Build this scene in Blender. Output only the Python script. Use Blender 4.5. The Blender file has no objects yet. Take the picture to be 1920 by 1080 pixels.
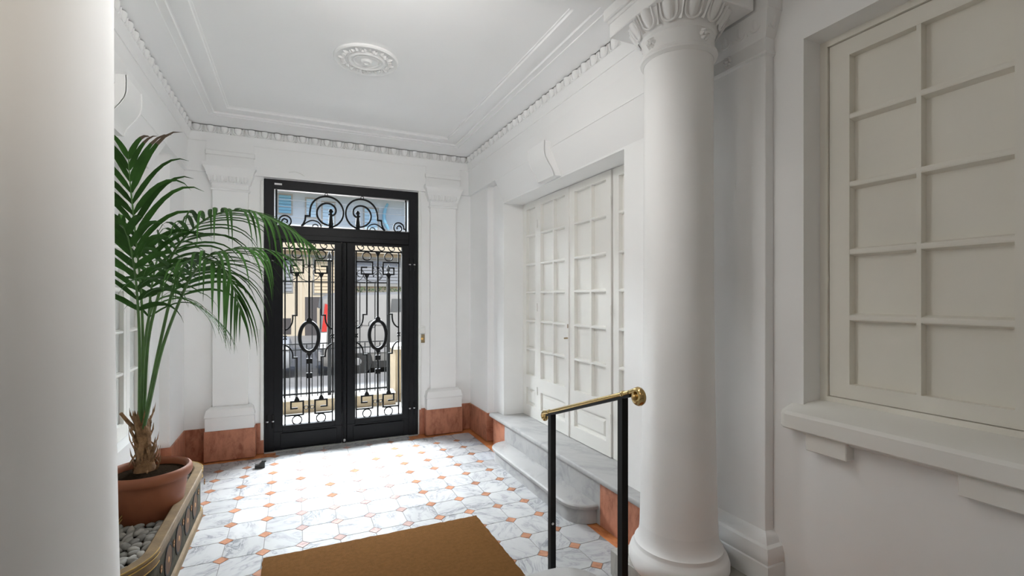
import bpy, math, random
from mathutils import Vector, Matrix
random.seed(7)
PI = math.pi
sc = bpy.context.scene
col = sc.collection

# ------------------------------------------------------------------ camera, world, lights, exposure
cam_d = bpy.data.cameras.new('camera')
cam = bpy.data.objects.new('camera', cam_d)
col.objects.link(cam)
cam_d.sensor_width = 36.0
cam_d.lens = 892.43 / 1920 * 36
cam_d.shift_y = 17.8 / 1920
cam.location = (0, 0, 1.6)
cam.rotation_euler = (PI / 2, 0, -0.427044)
cam_d.clip_start = 0.05
sc.camera = cam

sc.view_settings.view_transform = 'Standard'
sc.view_settings.look = 'None'
sc.view_settings.gamma = 1
sc.view_settings.use_curve_mapping = False
sc.view_settings.exposure = 0.05
sc.cycles.use_denoising = True
sc.cycles.max_bounces = 10
sc.cycles.diffuse_bounces = 6
sc.cycles.transparent_max_bounces = 16
sc.cycles.sample_clamp_indirect = 6
sc.cycles.sample_clamp_direct = 8
sc.cycles.caustics_reflective = False
sc.cycles.caustics_refractive = False

world = bpy.data.worlds.new('sky')
sc.world = world
world.use_nodes = True
wn = world.node_tree
sky = wn.nodes.new('ShaderNodeTexSky')
sky.sky_type = 'NISHITA'
sky.sun_disc = False
sky.sun_elevation = math.radians(52)
sky.sun_rotation = math.radians(160)
wn.links.new(sky.outputs[0], wn.nodes['Background'].inputs[0])
wn.nodes['Background'].inputs[1].default_value = 0.23

def lamp(name, kind, loc, energy, color=(1, 1, 1), rot=None, target=None, **kw):
    d = bpy.data.lights.new(name, kind)
    d.energy = energy
    d.color = color
    for k, v in kw.items():
        setattr(d, k, v)
    o = bpy.data.objects.new(name, d)
    col.objects.link(o)
    o.location = loc
    if target is not None:
        o.rotation_euler = (Vector(target) - Vector(loc)).to_track_quat('-Z', 'Y').to_euler()
    elif rot:
        o.rotation_euler = rot
    return o

lamp('sun', 'SUN', (0, -4, 12), 3.0, (1, .95, .86), target=(1.5, 5, 0), angle=math.radians(1.5))
# daylight of the open sky above the street, coming down through the gate
lamp('door_daylight', 'AREA', (0.3, 9.4, 5.6), 18000, (0.95, 0.98, 1.0), target=(0.3, 4.2, 5.6), shape='RECTANGLE', size=9.5, size_y=3.6)
# unseen warm fill added behind the camera for the stair hall
lamp('rear_fill', 'AREA', (0.5, -1.3, 3.2), 3.5, (1.0, 0.87, 0.72), target=(0.6, 0.6, 1.0), shape='RECTANGLE', size=2.2, size_y=1.2)
# added fill under the beam to brighten the hall, no lamp hangs there
lamp('hall_fill', 'AREA', (0.4, 1.9, 3.02), 20, (1.0, 0.985, 0.96), target=(0.2, 4.6, 1.0), shape='RECTANGLE', size=.9, size_y=.3)

lamp('side_fill', 'AREA', (-.45, 2.35, 3.1), 6, (1.0, 0.98, 0.94), target=(2.3, 1.0, 1.6), shape='RECTANGLE', size=.5, size_y=.3)  # added fill that brightens the window wall
lamp('side_fill', 'AREA', (-.9, 1.0, 2.6), 4.5, (1.0, 0.90, 0.77), target=(2.3, 1.9, 1.6), shape='RECTANGLE', size=.6, size_y=.6)  # second added fill, warm, from the left towards the pilaster

# ------------------------------------------------------------------ materials
def mat(name, color, rough=.5, metal=0.0, var=0.0, scale=6.0, bump=0.0, bscale=40.0, spec=None, rand=0.0, coat=0.0):
    m = bpy.data.materials.new(name)
    m.use_nodes = True
    nt = m.node_tree
    b = nt.nodes['Principled BSDF']
    b.inputs['Roughness'].default_value = rough
    b.inputs['Metallic'].default_value = metal
    if coat:
        b.inputs['Coat Weight'].default_value = coat
        b.inputs['Coat Roughness'].default_value = .12
    if spec is not None:
        b.inputs['Specular IOR Level'].default_value = spec
    c4 = (*color, 1)
    b.inputs['Base Color'].default_value = c4
    src = None
    if var:
        geo = nt.nodes.new('ShaderNodeNewGeometry')
        n = nt.nodes.new('ShaderNodeTexNoise')
        n.inputs['Scale'].default_value = scale
        n.inputs['Detail'].default_value = 5
        nt.links.new(geo.outputs['Position'], n.inputs['Vector'])
        r = nt.nodes.new('ShaderNodeMapRange')
        r.inputs[1].default_value = .3
        r.inputs[2].default_value = .7
        r.inputs[3].default_value = 1 - var
        r.inputs[4].default_value = 1 + var
        nt.links.new(n.outputs[0], r.inputs[0])
        mx = nt.nodes.new('ShaderNodeVectorMath')
        mx.operation = 'SCALE'
        mx.inputs[0].default_value = color
        nt.links.new(r.outputs[0], mx.inputs['Scale'])
        src = mx.outputs[0]
        nt.links.new(src, b.inputs['Base Color'])
    if rand:
        oi = nt.nodes.new('ShaderNodeObjectInfo')
        r = nt.nodes.new('ShaderNodeMapRange')
        r.inputs[3].default_value = 1 - rand
        r.inputs[4].default_value = 1 + rand
        nt.links.new(oi.outputs['Random'], r.inputs[0])
        mx = nt.nodes.new('ShaderNodeVectorMath')
        mx.operation = 'SCALE'
        if src:
            nt.links.new(src, mx.inputs[0])
        else:
            mx.inputs[0].default_value = color
        nt.links.new(r.outputs[0], mx.inputs['Scale'])
        nt.links.new(mx.outputs[0], b.inputs['Base Color'])
    if bump:
        geo = nt.nodes.new('ShaderNodeNewGeometry')
        n = nt.nodes.new('ShaderNodeTexNoise')
        n.inputs['Scale'].default_value = bscale
        n.inputs['Detail'].default_value = 4
        nt.links.new(geo.outputs['Position'], n.inputs['Vector'])
        bp = nt.nodes.new('ShaderNodeBump')
        bp.inputs['Strength'].default_value = bump
        bp.inputs['Distance'].default_value = .01
        nt.links.new(n.outputs[0], bp.inputs['Height'])
        nt.links.new(bp.outputs[0], b.inputs['Normal'])
    return m

def marble(name, base, vein, rough, scale=3.0, vein_w=.05, rand=0.0, cloud=.08, stretch=(1, 2.2, 1), amount=.75):
    m = bpy.data.materials.new(name)
    m.use_nodes = True
    nt = m.node_tree
    L = nt.links.new
    b = nt.nodes['Principled BSDF']
    geo = nt.nodes.new('ShaderNodeNewGeometry')
    oi = nt.nodes.new('ShaderNodeObjectInfo')
    comb = nt.nodes.new('ShaderNodeVectorMath')
    comb.operation = 'SCALE'
    comb.inputs[0].default_value = (37, 91, 53)
    L(oi.outputs['Random'], comb.inputs['Scale'])
    rot = nt.nodes.new('ShaderNodeVectorRotate')
    rot.rotation_type = 'Z_AXIS'
    L(geo.outputs['Position'], rot.inputs['Vector'])
    ang = nt.nodes.new('ShaderNodeMath')
    ang.operation = 'MULTIPLY'
    ang.inputs[1].default_value = 19.0
    L(oi.outputs['Random'], ang.inputs[0])
    L(ang.outputs[0], rot.inputs['Angle'])
    st = nt.nodes.new('ShaderNodeVectorMath')
    st.operation = 'MULTIPLY'
    st.inputs[1].default_value = stretch
    L(rot.outputs[0], st.inputs[0])
    add = nt.nodes.new('ShaderNodeVectorMath')
    add.operation = 'ADD'
    L(st.outputs[0], add.inputs[0])
    L(comb.outputs[0], add.inputs[1])
    n = nt.nodes.new('ShaderNodeTexNoise')
    n.inputs['Scale'].default_value = scale
    n.inputs['Detail'].default_value = 7
    n.inputs['Roughness'].default_value = .6
    n.inputs['Distortion'].default_value = 1.2
    L(add.outputs[0], n.inputs['Vector'])
    # veins: narrow band of the noise around .5
    s = nt.nodes.new('ShaderNodeMath')
    s.operation = 'SUBTRACT'
    s.inputs[1].default_value = .5
    L(n.outputs[0], s.inputs[0])
    a = nt.nodes.new('ShaderNodeMath')
    a.operation = 'ABSOLUTE'
    L(s.outputs[0], a.inputs[0])
    mr = nt.nodes.new('ShaderNodeMapRange')
    mr.inputs[1].default_value = 0
    mr.inputs[2].default_value = vein_w
    mr.inputs[3].default_value = amount
    mr.inputs[4].default_value = 0
    L(a.outputs[0], mr.inputs[0])
    n2 = nt.nodes.new('ShaderNodeTexNoise')
    n2.inputs['Scale'].default_value = scale * .8
    n2.inputs['Detail'].default_value = 3
    L(add.outputs[0], n2.inputs['Vector'])
    mask = nt.nodes.new('ShaderNodeMapRange')
    mask.inputs[1].default_value = .4
    mask.inputs[2].default_value = .68
    L(n2.outputs[0], mask.inputs[0])
    mm = nt.nodes.new('ShaderNodeMath')
    mm.operation = 'MULTIPLY'
    L(mr.outputs[0], mm.inputs[0])
    L(mask.outputs[0], mm.inputs[1])
    cl = nt.nodes.new('ShaderNodeMath')
    cl.operation = 'MULTIPLY_ADD'
    cl.inputs[1].default_value = cloud * 3
    L(mask.outputs[0], cl.inputs[0])
    L(mm.outputs[0], cl.inputs[2])
    mix = nt.nodes.new('ShaderNodeMix')
    mix.data_type = 'RGBA'
    mix.inputs[6].default_value = (*base, 1)
    mix.inputs[7].default_value = (*vein, 1)
    L(cl.outputs[0], mix.inputs[0])
    out = mix.outputs[2]
    if rand:
        r = nt.nodes.new('ShaderNodeMapRange')
        r.inputs[3].default_value = 1 - rand
        r.inputs[4].default_value = 1.0
        L(oi.outputs['Random'], r.inputs[0])
        mx = nt.nodes.new('ShaderNodeVectorMath')
        mx.operation = 'SCALE'
        L(out, mx.inputs[0])
        L(r.outputs[0], mx.inputs['Scale'])
        out = mx.outputs[0]
    L(out, b.inputs['Base Color'])
    b.inputs['Roughness'].default_value = rough
    b.inputs['Specular IOR Level'].default_value = .15
    return m

def glass(name, tint=(.95, .97, .98), refl=.06, frost=None):
    m = bpy.data.materials.new(name)
    m.use_nodes = True
    nt = m.node_tree
    nt.nodes.remove(nt.nodes['Principled BSDF'])
    t = nt.nodes.new('ShaderNodeBsdfTransparent')
    t.inputs[0].default_value = (*tint, 1)
    g = nt.nodes.new('ShaderNodeBsdfGlossy')
    g.inputs['Roughness'].default_value = .08
    fr = nt.nodes.new('ShaderNodeFresnel')
    fr.inputs[0].default_value = 1.1
    mx = nt.nodes.new('ShaderNodeMixShader')
    nt.links.new(fr.outputs[0], mx.inputs[0])
    nt.links.new(t.outputs[0], mx.inputs[1])
    nt.links.new(g.outputs[0], mx.inputs[2])
    nt.links.new(mx.outputs[0], nt.nodes['Material Output'].inputs[0])
    return m

M = {}
M['plaster'] = mat('wall_plaster', (.89, .89, .885), .62, var=.02, scale=2.5, bump=.06, bscale=18)
M['ceil'] = mat('ceiling_plaster', (.90, .90, .90), .7, var=.012, scale=1.5)
M['stucco'] = mat('stucco_ornament', (.86, .86, .855), .6)
M['cream'] = mat('cream_paint', (.83, .82, .785), .6, var=.015, scale=5, spec=.25)
M['cream_warm'] = mat('old_cream_paint', (.83, .805, .735), .6, var=.02, scale=4, spec=.25)
M['sill'] = mat('sill_paint', (.83, .82, .785), .55, bump=.05, bscale=20)
M['tile'] = marble('white_marble_tile', (.47, .47, .475), (.175, .185, .205), .2, 5.5, .06, .16, .06)
M['tile_grey'] = marble('grey_marble_tile', (.50, .52, .55), (.30, .32, .36), .18, 5.0, .07, .1, .1)
M['diamond'] = marble('red_marble_inset', (.47, .235, .145), (.30, .14, .09), .2, 14, .12, .25, .1)
M['diamond_pale'] = marble('pink_marble_inset', (.52, .36, .32), (.30, .2, .2), .2, 14, .12, .25, .1)
M['border'] = marble('orange_marble_border', (.52, .2, .075), (.32, .11, .05), .2, 9, .1, 0, .1)
M['skirt'] = marble('pink_marble_skirting', (.46, .20, .125), (.27, .10, .06), .28, 9, .13, 0, .12)
M['step'] = marble('grey_marble_step', (.39, .385, .38), (.26, .26, .265), .3, 3, .08, 0, .08)
M['plinth'] = marble('dark_marble_plinth', (.42, .41, .38), (.3, .3, .28), .3, 4, .08, 0, .08)
M['grout'] = mat('tile_grout', (.20, .19, .18), .8)
M['iron'] = mat('black_painted_steel', (.008, .0085, .009), .55, spec=.2)
M['iron_frame'] = mat('black_gate_frame', (.006, .0065, .008), .4, spec=.22)
M['steel'] = mat('bright_steel', (.6, .6, .62), .3, 1.0)
M['brass'] = mat('polished_brass', (.52, .37, .16), .19, 1.0)
M['brass_dull'] = mat('worn_brass', (.50, .33, .13), .34, 1.0)
M['terracotta'] = mat('terracotta', (.25, .080, .034), .6, var=.06, scale=9)
M['soil'] = mat('dark_soil', (.022, .015, .010), 1.0, var=.3, scale=60, bump=.6, bscale=90, spec=.0)
M['leaf'] = mat('palm_leaf', (.030, .085, .016), .6, var=.25, scale=9, rand=.35, spec=.12)
M['leaf_tip'] = mat('dry_leaf_tip', (.10, .07, .045), .6)
M['stalk'] = mat('palm_stalk', (.06, .14, .03), .4, var=.2, scale=12)
M['bark'] = mat('palm_fibre', (.25, .14, .065), .85, var=.3, scale=35, bump=.6, bscale=120)
M['pebble'] = mat('pebble', (.20, .19, .17), .75, rand=.35, var=.1, scale=40)
M['rim'] = mat('planter_rim', (.165, .11, .055), .6, var=.2, scale=14, bump=.1, bscale=60, spec=.25)
M['gold'] = mat('gilt_edge', (.45, .29, .08), .45, .5, var=.2, scale=30)
M['mosaic'] = mat('painted_planter_side', (.05, .045, .03), .8, var=.5, scale=26, spec=.15)
M['disc'] = mat('brown_disc', (.10, .056, .03), .7, var=.2, scale=22, spec=.2)
M['disc_rim'] = mat('dark_disc_rim', (.03, .028, .028), .7, spec=.2)
M['disc_light'] = mat('pale_disc', (.42, .23, .11), .7, spec=.2)
M['coir'] = mat('coir', (.175, .083, .026), .95, var=.1, scale=45, bump=1.0, bscale=400, spec=.05)
M['rubber'] = mat('black_rubber', (.02, .02, .02), .5)
M['plastic'] = mat('white_plastic', (.82, .82, .8), .4)
M['bronze'] = mat('bronze_plate', (.30, .22, .13), .35, .8)
M['amber'] = mat('amber_button', (.9, .55, .15), .4)
M['label'] = mat('silver_sticker', (.75, .75, .75), .4)
M['glass'] = glass('clear_glass')
M['frost'] = mat('obscure_glass', (.56, .57, .55), .16, var=.06, scale=7, spec=.7)
# outside
M['terrace'] = mat('terrace_concrete', (.78, .77, .74), .8, var=.04, scale=3)
M['pave'] = mat('pavement_slabs', (.30, .29, .28), .8, var=.06, scale=2)
M['asphalt'] = mat('asphalt', (.13, .13, .135), .85, var=.08, scale=5)
M['lowwall'] = mat('beige_stone', (.17, .13, .08), .8, var=.15, scale=6)
M['capstone'] = mat('white_coping', (.36, .34, .31), .7)
M['facade'] = mat('ochre_facade', (.72, .60, .44), .8, var=.04, scale=2)
M['house_front'] = mat('house_front_dark', (.10, .09, .08), .8, var=.1, scale=3)  # darkened so the unseen facade bounces less light onto the street
M['facade2'] = mat('pale_facade', (.50, .56, .62), .8, var=.03, scale=2)
M['blue'] = mat('blue_shutter', (.22, .46, .62), .5)
M['paleblue'] = mat('pale_blue_shutter', (.46, .64, .78), .5)
M['grey'] = mat('grey_metal', (.30, .30, .31), .5)
M['roller'] = mat('roller_slats', (.68, .54, .36), .6)
M['darkdoor'] = mat('dark_wood_door', (.10, .085, .08), .5)
M['white_car'] = mat('white_car_paint', (.45, .47, .5), .6, spec=.2)
M['silver'] = mat('silver_car_paint', (.27, .265, .26), .65, .0, spec=.15)
M['window_dark'] = mat('car_window', (.04, .045, .05), .06)
M['tyre'] = mat('tyre_rubber', (.025, .025, .025), .8)
M['red'] = mat('red_lens', (.45, .02, .015), .4)
M['hedge'] = mat('hedge_green', (.12, .16, .08), .8, var=.4, scale=12)

# ------------------------------------------------------------------ mesh builder
class MB:
    def __init__(s):
        s.v = []; s.f = []; s.mi = []
    def add(s, vs, fs, m=0):
        n = len(s.v)
        s.v.extend([tuple(p) for p in vs])
        s.f.extend([tuple(i + n for i in f) for f in fs])
        s.mi.extend([m] * len(fs))
        return s
    def box(s, x0, x1, y0, y1, z0, z1, b=0.0, m=0):
        if b <= 0:
            vs = [(x0, y0, z0), (x1, y0, z0), (x1, y1, z0), (x0, y1, z0), (x0, y0, z1), (x1, y0, z1), (x1, y1, z1), (x0, y1, z1)]
            fs = [(0, 3, 2, 1), (4, 5, 6, 7), (0, 1, 5, 4), (1, 2, 6, 5), (2, 3, 7, 6), (3, 0, 4, 7)]
            return s.add(vs, fs, m)
        # chamfered box: three rings per corner
        X = (x0, x1); Y = (y0, y1); Z = (z0, z1)
        vs = []; idx = {}
        for i in (0, 1):
            for j in (0, 1):
                for k in (0, 1):
                    sx = b if i == 0 else -b; sy = b if j == 0 else -b; sz = b if k == 0 else -b
                    for ax in range(3):
                        p = [X[i] + sx, Y[j] + sy, Z[k] + sz]
                        p[ax] = (X[i], Y[j], Z[k])[ax]
                        idx[(i, j, k, ax)] = len(vs)
                        vs.append(p)
        fs = []
        for ax in range(3):
            o = [a for a in range(3) if a != ax]
            for e in (0, 1):
                q = []
                for (p, r) in ((0, 0), (1, 0), (1, 1), (0, 1)):
                    key = [0, 0, 0]; key[ax] = e; key[o[0]] = p; key[o[1]] = r
                    q.append(idx[(*key, ax)])
                flip = (e == 0) ^ (ax == 1)
                fs.append(tuple(reversed(q)) if flip else tuple(q))
        for ax in range(3):
            o = [a for a in range(3) if a != ax]
            for p in (0, 1):
                for r in (0, 1):
                    k0 = [0, 0, 0]; k1 = [0, 0, 0]
                    k0[ax] = 0; k1[ax] = 1
                    for k in (k0, k1):
                        k[o[0]] = p; k[o[1]] = r
                    fs.append((idx[(*k0, o[0])], idx[(*k1, o[0])], idx[(*k1, o[1])], idx[(*k0, o[1])]))
        for i in (0, 1):
            for j in (0, 1):
                for k in (0, 1):
                    fs.append(tuple(idx[(i, j, k, a)] for a in range(3)))
        return s.add(vs, fs, m)
    def lathe(s, prof, cx, cy, n=32, cap0=True, cap1=True, m=0):
        vs = []; fs = []
        for (r, z) in prof:
            for k in range(n):
                a = 2 * PI * k / n
                vs.append((cx + r * math.cos(a), cy + r * math.sin(a), z))
        for i in range(len(prof) - 1):
            for k in range(n):
                k2 = (k + 1) % n
                fs.append((i * n + k, i * n + k2, (i + 1) * n + k2, (i + 1) * n + k))
        if cap0:
            fs.append(tuple(reversed(range(n))))
        if cap1:
            t = (len(prof) - 1) * n
            fs.append(tuple(range(t, t + n)))
        return s.add(vs, fs, m)
    def tube(s, pts, r, n=8, cap=True, m=0):
        pts = [Vector(p) for p in pts]
        rs = r if isinstance(r, (list, tuple)) else [r] * len(pts)
        vs = []; fs = []
        t0 = (pts[1] - pts[0]).normalized()
        up = Vector((0, 0, 1)) if abs(t0.z) < .9 else Vector((1, 0, 0))
        nrm = t0.cross(up).normalized()
        for i, p in enumerate(pts):
            a = pts[max(0, i - 1)]; b = pts[min(len(pts) - 1, i + 1)]
            t = (b - a)
            t = t.normalized() if t.length > 1e-9 else t0
            nrm = (nrm - t * nrm.dot(t))
            nrm = nrm.normalized() if nrm.length > 1e-6 else t.orthogonal().normalized()
            bn = t.cross(nrm)
            for k in range(n):
                an = 2 * PI * k / n
                vs.append(p + (nrm * math.cos(an) + bn * math.sin(an)) * rs[i])
        for i in range(len(pts) - 1):
            for k in range(n):
                k2 = (k + 1) % n
                fs.append((i * n + k, i * n + k2, (i + 1) * n + k2, (i + 1) * n + k))
        if cap:
            fs.append(tuple(reversed(range(n))))
            t = (len(pts) - 1) * n
            fs.append(tuple(range(t, t + n)))
        return s.add(vs, fs, m)
    def prism(s, poly, axis, a0, a1, m=0):
        """poly: 2-D outline; extruded along axis ('x','y','z') from a0 to a1"""
        def P(u, v, a):
            return {'x': (a, u, v), 'y': (u, a, v), 'z': (u, v, a)}[axis]
        n = len(poly)
        vs = [P(u, v, a0) for u, v in poly] + [P(u, v, a1) for u, v in poly]
        fs = [tuple(reversed(range(n))), tuple(range(n, 2 * n))]
        fs += [(i, (i + 1) % n, n + (i + 1) % n, n + i) for i in range(n)]
        return s.add(vs, fs, m)
    def ribbon(s, pts, w, y0, y1, closed=False, m=0):
        """bar of width w following a polyline in the XZ plane, between y0 and y1"""
        P = [Vector((p[0], p[1])) for p in pts]
        n = len(P)
        L = []; R = []
        for i in range(n):
            if closed:
                d0 = (P[i] - P[i - 1]).normalized(); d1 = (P[(i + 1) % n] - P[i]).normalized()
            else:
                d0 = (P[i] - P[max(0, i - 1)]); d1 = (P[min(n - 1, i + 1)] - P[i])
                if d0.length < 1e-9: d0 = d1.copy()
                if d1.length < 1e-9: d1 = d0.copy()
                d0.normalize(); d1.normalize()
            t = d0 + d1
            t = t.normalized() if t.length > 1e-6 else d1
            nn = Vector((-t.y, t.x))
            k = 1 / max(.4, nn.dot(Vector((-d1.y, d1.x))))
            L.append(P[i] + nn * w / 2 * k); R.append(P[i] - nn * w / 2 * k)
        vs = []
        for i in range(n):
            vs += [(L[i].x, y0, L[i].y), (R[i].x, y0, R[i].y), (R[i].x, y1, R[i].y), (L[i].x, y1, L[i].y)]
        fs = []
        for i in range(n if closed else n - 1):
            a = i * 4; b = ((i + 1) % n) * 4
            for k in range(4):
                k2 = (k + 1) % 4
                fs.append((a + k, a + k2, b + k2, b + k))
        if not closed:
            fs += [(3, 2, 1, 0), tuple((n - 1) * 4 + k for k in range(4))]
        return s.add(vs, fs, m)
    def sweep(s, path, prof, inward=1, closed=False, m=0):
        """profile (offset, z) along an XY path; offset to the left of travel when inward=1; mitred"""
        P = [Vector(p) for p in path]
        n = len(P)
        vs = []
        for i in range(n):
            d0 = (P[i] - P[i - 1]) if (i > 0 or closed) else (P[1] - P[0])
            d1 = (P[(i + 1) % n] - P[i]) if (i < n - 1 or closed) else d0
            d0.normalize(); d1.normalize()
            n0 = Vector((-d0.y, d0.x)) * inward; n1 = Vector((-d1.y, d1.x)) * inward
            mm = (n0 + n1).normalized()
            k = 1 / max(.3, mm.dot(n1))
            for (o, z) in prof:
                q = P[i] + mm * (o * k)
                vs.append((q.x, q.y, z))
        q = len(prof)
        fs = []
        for i in range(n if closed else n - 1):
            j = (i + 1) % n
            for k in range(q):
                k2 = (k + 1) % q
                fs.append((i * q + k, j * q + k, j * q + k2, i * q + k2))
        if not closed:
            fs += [tuple(range(q)), tuple(reversed(range((n - 1) * q, n * q)))]
        return s.add(vs, fs, m)

ORG = {}
def tag(o, label=None, cat=None, group=None, kind=None):
    if label: o['label'] = label
    if cat: o['category'] = cat
    if group: o['group'] = group
    if kind: o['kind'] = kind
    return o

def empty(name, loc, label, cat, group=None, kind=None):
    o = bpy.data.objects.new(name, None)
    o.empty_display_size = .1
    col.objects.link(o)
    o.location = loc
    ORG[o.name] = Vector(loc)
    return tag(o, label, cat, group, kind)

def obj(name, mb, m, parent=None, org=None, smooth=35, recalc=True):
    me = bpy.data.meshes.new(name)
    if org is None:
        if parent is not None:
            org = ORG[parent.name]
        else:
            xs = [v[0] for v in mb.v]; ys = [v[1] for v in mb.v]; zs = [v[2] for v in mb.v]
            org = ((min(xs) + max(xs)) / 2, (min(ys) + max(ys)) / 2, min(zs))
    org = Vector(org)
    me.from_pydata([(v[0] - org.x, v[1] - org.y, v[2] - org.z) for v in mb.v], [], mb.f)
    for mm in (m if isinstance(m, (list, tuple)) else [m]):
        me.materials.append(mm)
    if any(mb.mi):
        me.polygons.foreach_set('material_index', mb.mi)
    if recalc:
        import bmesh
        b = bmesh.new()
        b.from_mesh(me)
        bmesh.ops.recalc_face_normals(b, faces=b.faces)
        b.to_mesh(me)
        b.free()
    if smooth:
        me.polygons.foreach_set('use_smooth', [True] * len(me.polygons))
        me.set_sharp_from_angle(angle=math.radians(smooth))
    me.update()
    o = bpy.data.objects.new(name, me)
    col.objects.link(o)
    ORG[o.name] = org
    if parent is not None:
        o.parent = parent
        o.location = org - ORG[parent.name]
    else:
        o.location = org
    return o

def clone(src, loc, parent=None, rotz=None, name=None, scale=None):
    """copy of one mesh object sharing its data; loc is a world point"""
    c = src.copy()
    col.objects.link(c)
    if name: c.name = name
    loc = Vector(loc)
    ORG[c.name] = loc
    c.parent = parent
    c.location = loc - (ORG[parent.name] if parent is not None else Vector((0, 0, 0)))
    if rotz is not None:
        c.rotation_euler = (0, 0, rotz)
    if scale is not None:
        c.scale = scale
    return c

def struct(name, mb, m, label, cat, **kw):
    o = obj(name, mb, m, **kw)
    return tag(o, label, cat, kind='structure')

def catmull(pts, n=6):
    pts = [Vector(p) for p in pts]
    out = []
    for i in range(len(pts) - 1):
        p0 = pts[max(0, i - 1)]; p1 = pts[i]; p2 = pts[i + 1]; p3 = pts[min(len(pts) - 1, i + 2)]
        for k in range(n):
            t = k / n
            out.append(.5 * ((2 * p1) + (p2 - p0) * t + (2 * p0 - 5 * p1 + 4 * p2 - p3) * t * t + (3 * p1 - p0 - 3 * p2 + p3) * t ** 3))
    out.append(pts[-1])
    return out

def arc(cx, cz, r, a0, a1, n=16, rz=None):
    rz = r if rz is None else rz
    return [(cx + r * math.cos(math.radians(a0 + (a1 - a0) * k / n)), cz + rz * math.sin(math.radians(a0 + (a1 - a0) * k / n))) for k in range(n + 1)]

# ------------------------------------------------------------------ key sizes
XL, XR, YB = -0.984, 1.952, 5.52          # hall walls
XLP, XRP = -1.061, 2.024                  # shallow panels beside the doors
XLW, XRD = -1.113, 2.24                   # glazed window left, painted doors right
DY0, DY1 = 2.617, 4.66                    # door recess
ZC = 3.375                                # ceiling
UP = 0.144                                # height of the first step and of the column plinths

# ------------------------------------------------------------------ room shell
w = MB()
w.box(XR, 2.7, 4.95, 5.9, 0, 3.6)
w.box(XRP, 2.7, DY1, 4.95, 0, 3.6)
w.box(XRP, 2.7, DY0, DY1, 2.605, 3.6)
w.box(2.31, 2.7, DY0, DY1, 0, 2.605)
w.box(XRP, 2.7, 2.31, DY0, 0, 3.6)
w.box(XRP, 2.7, 2.26, 2.31, 0, 3.6)
# window bay nearer the camera
WX, WI = 2.272, 2.40
w.box(WX, 2.7, 1.535, 2.26, 0, 3.6)
w.box(WX, 2.7, -.06, 1.535, 2.871, 3.6)
w.box(WX, 2.7, -.06, 1.535, 0, 1.0)
w.box(WI + .10, 2.7, -.06, 1.535, 1.0, 2.871)
w.box(WX, 2.7, -2.8, -.06, 0, 3.6)
struct('wall_right', w, M['plaster'], 'long white plaster wall on the right with door recess and window recess', 'wall', smooth=0)

w = MB()
w.box(-1.9, XL, 4.95, 5.9, 0, 3.6)
w.box(-1.9, XLP, DY1, 4.95, 0, 3.6)
w.box(-1.9, XLP, DY0, DY1, 2.63, 3.6)
w.box(-1.9, XLP, DY0, DY1, 0, .58)
w.box(-1.9, -1.18, DY0, DY1, .58, 2.63)
w.box(-1.9, XLP, 2.31, DY0, 0, 3.6)
w.box(-1.9, XL, 2.2, 2.31, 0, 3.6)
w.box(-1.9, -1.3, -2.8, 2.2, 0, 3.6)
struct('wall_left', w, M['plaster'], 'white plaster wall on the left behind the potted palm', 'wall', smooth=0)

w = MB()
w.box(XL, -.295, YB, 5.9, 0, 3.6)
w.box(1.303, XR, YB, 5.9, 0, 3.6)
w.box(-.295, 1.303, YB, 5.9, 2.828, 3.6)
struct('wall_back', w, M['plaster'], 'white end wall around the black iron street door', 'wall', smooth=0)
w = MB()
w.box(-1.9, 2.7, -2.95, -2.8, 0, 3.6)
struct('wall_front', w, M['plaster'], 'plain white wall of the stair hall facing the street door', 'wall', smooth=0)

# unseen outer shell (house facade and roof), put in to block the sun
w = MB()
w.box(-6, -.32, 5.9, 6.1, 0, 4.3)
w.box(1.33, 7, 5.9, 6.1, 0, 4.3)
w.box(-.32, 1.33, 5.9, 6.1, 2.9, 4.3)
w.box(-6, 7, -3.2, 6.1, 3.6, 3.8)
struct('trim_1', w, M['house_front'], 'unseen street facade and roof of the house, put in to block the sun', 'facade', smooth=0)

w = MB()
w.box(-1.9, 2.7, -2.95, 5.9, ZC, 3.6)
struct('ceiling', w, M['ceil'], 'flat white ceiling with moulded plaster border', 'ceiling', smooth=0)

# ceiling border: coved edge with two raised steps, runs round the hall
Y_BEAM = 2.225
ring = [(XR, Y_BEAM), (XR, YB), (XL, YB), (XL, Y_BEAM)]
c = MB()
cove = [(0, ZC + .01), (0, 3.302), (.060, 3.302), (.064, 3.290), (.085, 3.298), (.12, 3.312), (.17, 3.324), (.228, 3.331), (.236, 3.331), (.237, 3.339), (.244, 3.340), (.278, 3.336), (.286, 3.336), (.287, 3.352), (.294, 3.353), (.30, 3.350), (.355, 3.350), (.398, 3.352), (.406, 3.353), (.407, 3.370), (.42, 3.370), (.428, ZC + .01)]
c.sweep(ring, cove)
c.box(XL, XR, Y_BEAM, Y_BEAM + .25, 3.345, ZC + .01)
struct('trim_2', c, M['ceil'], 'stepped and coved plaster border round the hall ceiling', 'cornice')
# entablature and cornice band with egg and dart
c = MB()
corn = [(0, 2.838), (.036, 2.838), (.036, 3.02), (.040, 3.03), (.040, 3.130), (.046, 3.133), (.046, 3.14), (.0475, 3.16), (.053, 3.185), (.064, 3.205), (.066, 3.212), (.052, 3.215), (.050, 3.282), (.02, 3.286), (0, 3.286)]
c.sweep([(XR, Y_BEAM), (XR, YB), (XL, YB), (XL, Y_BEAM)], corn)
# plain frieze brought forward over the recessed panels
c.box(XR - .002, XRP, 4.66, 4.95, 2.838, 3.286)
c.box(XLP, XL + .002, 4.66, 4.95, 2.838, 3.286)
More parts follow.
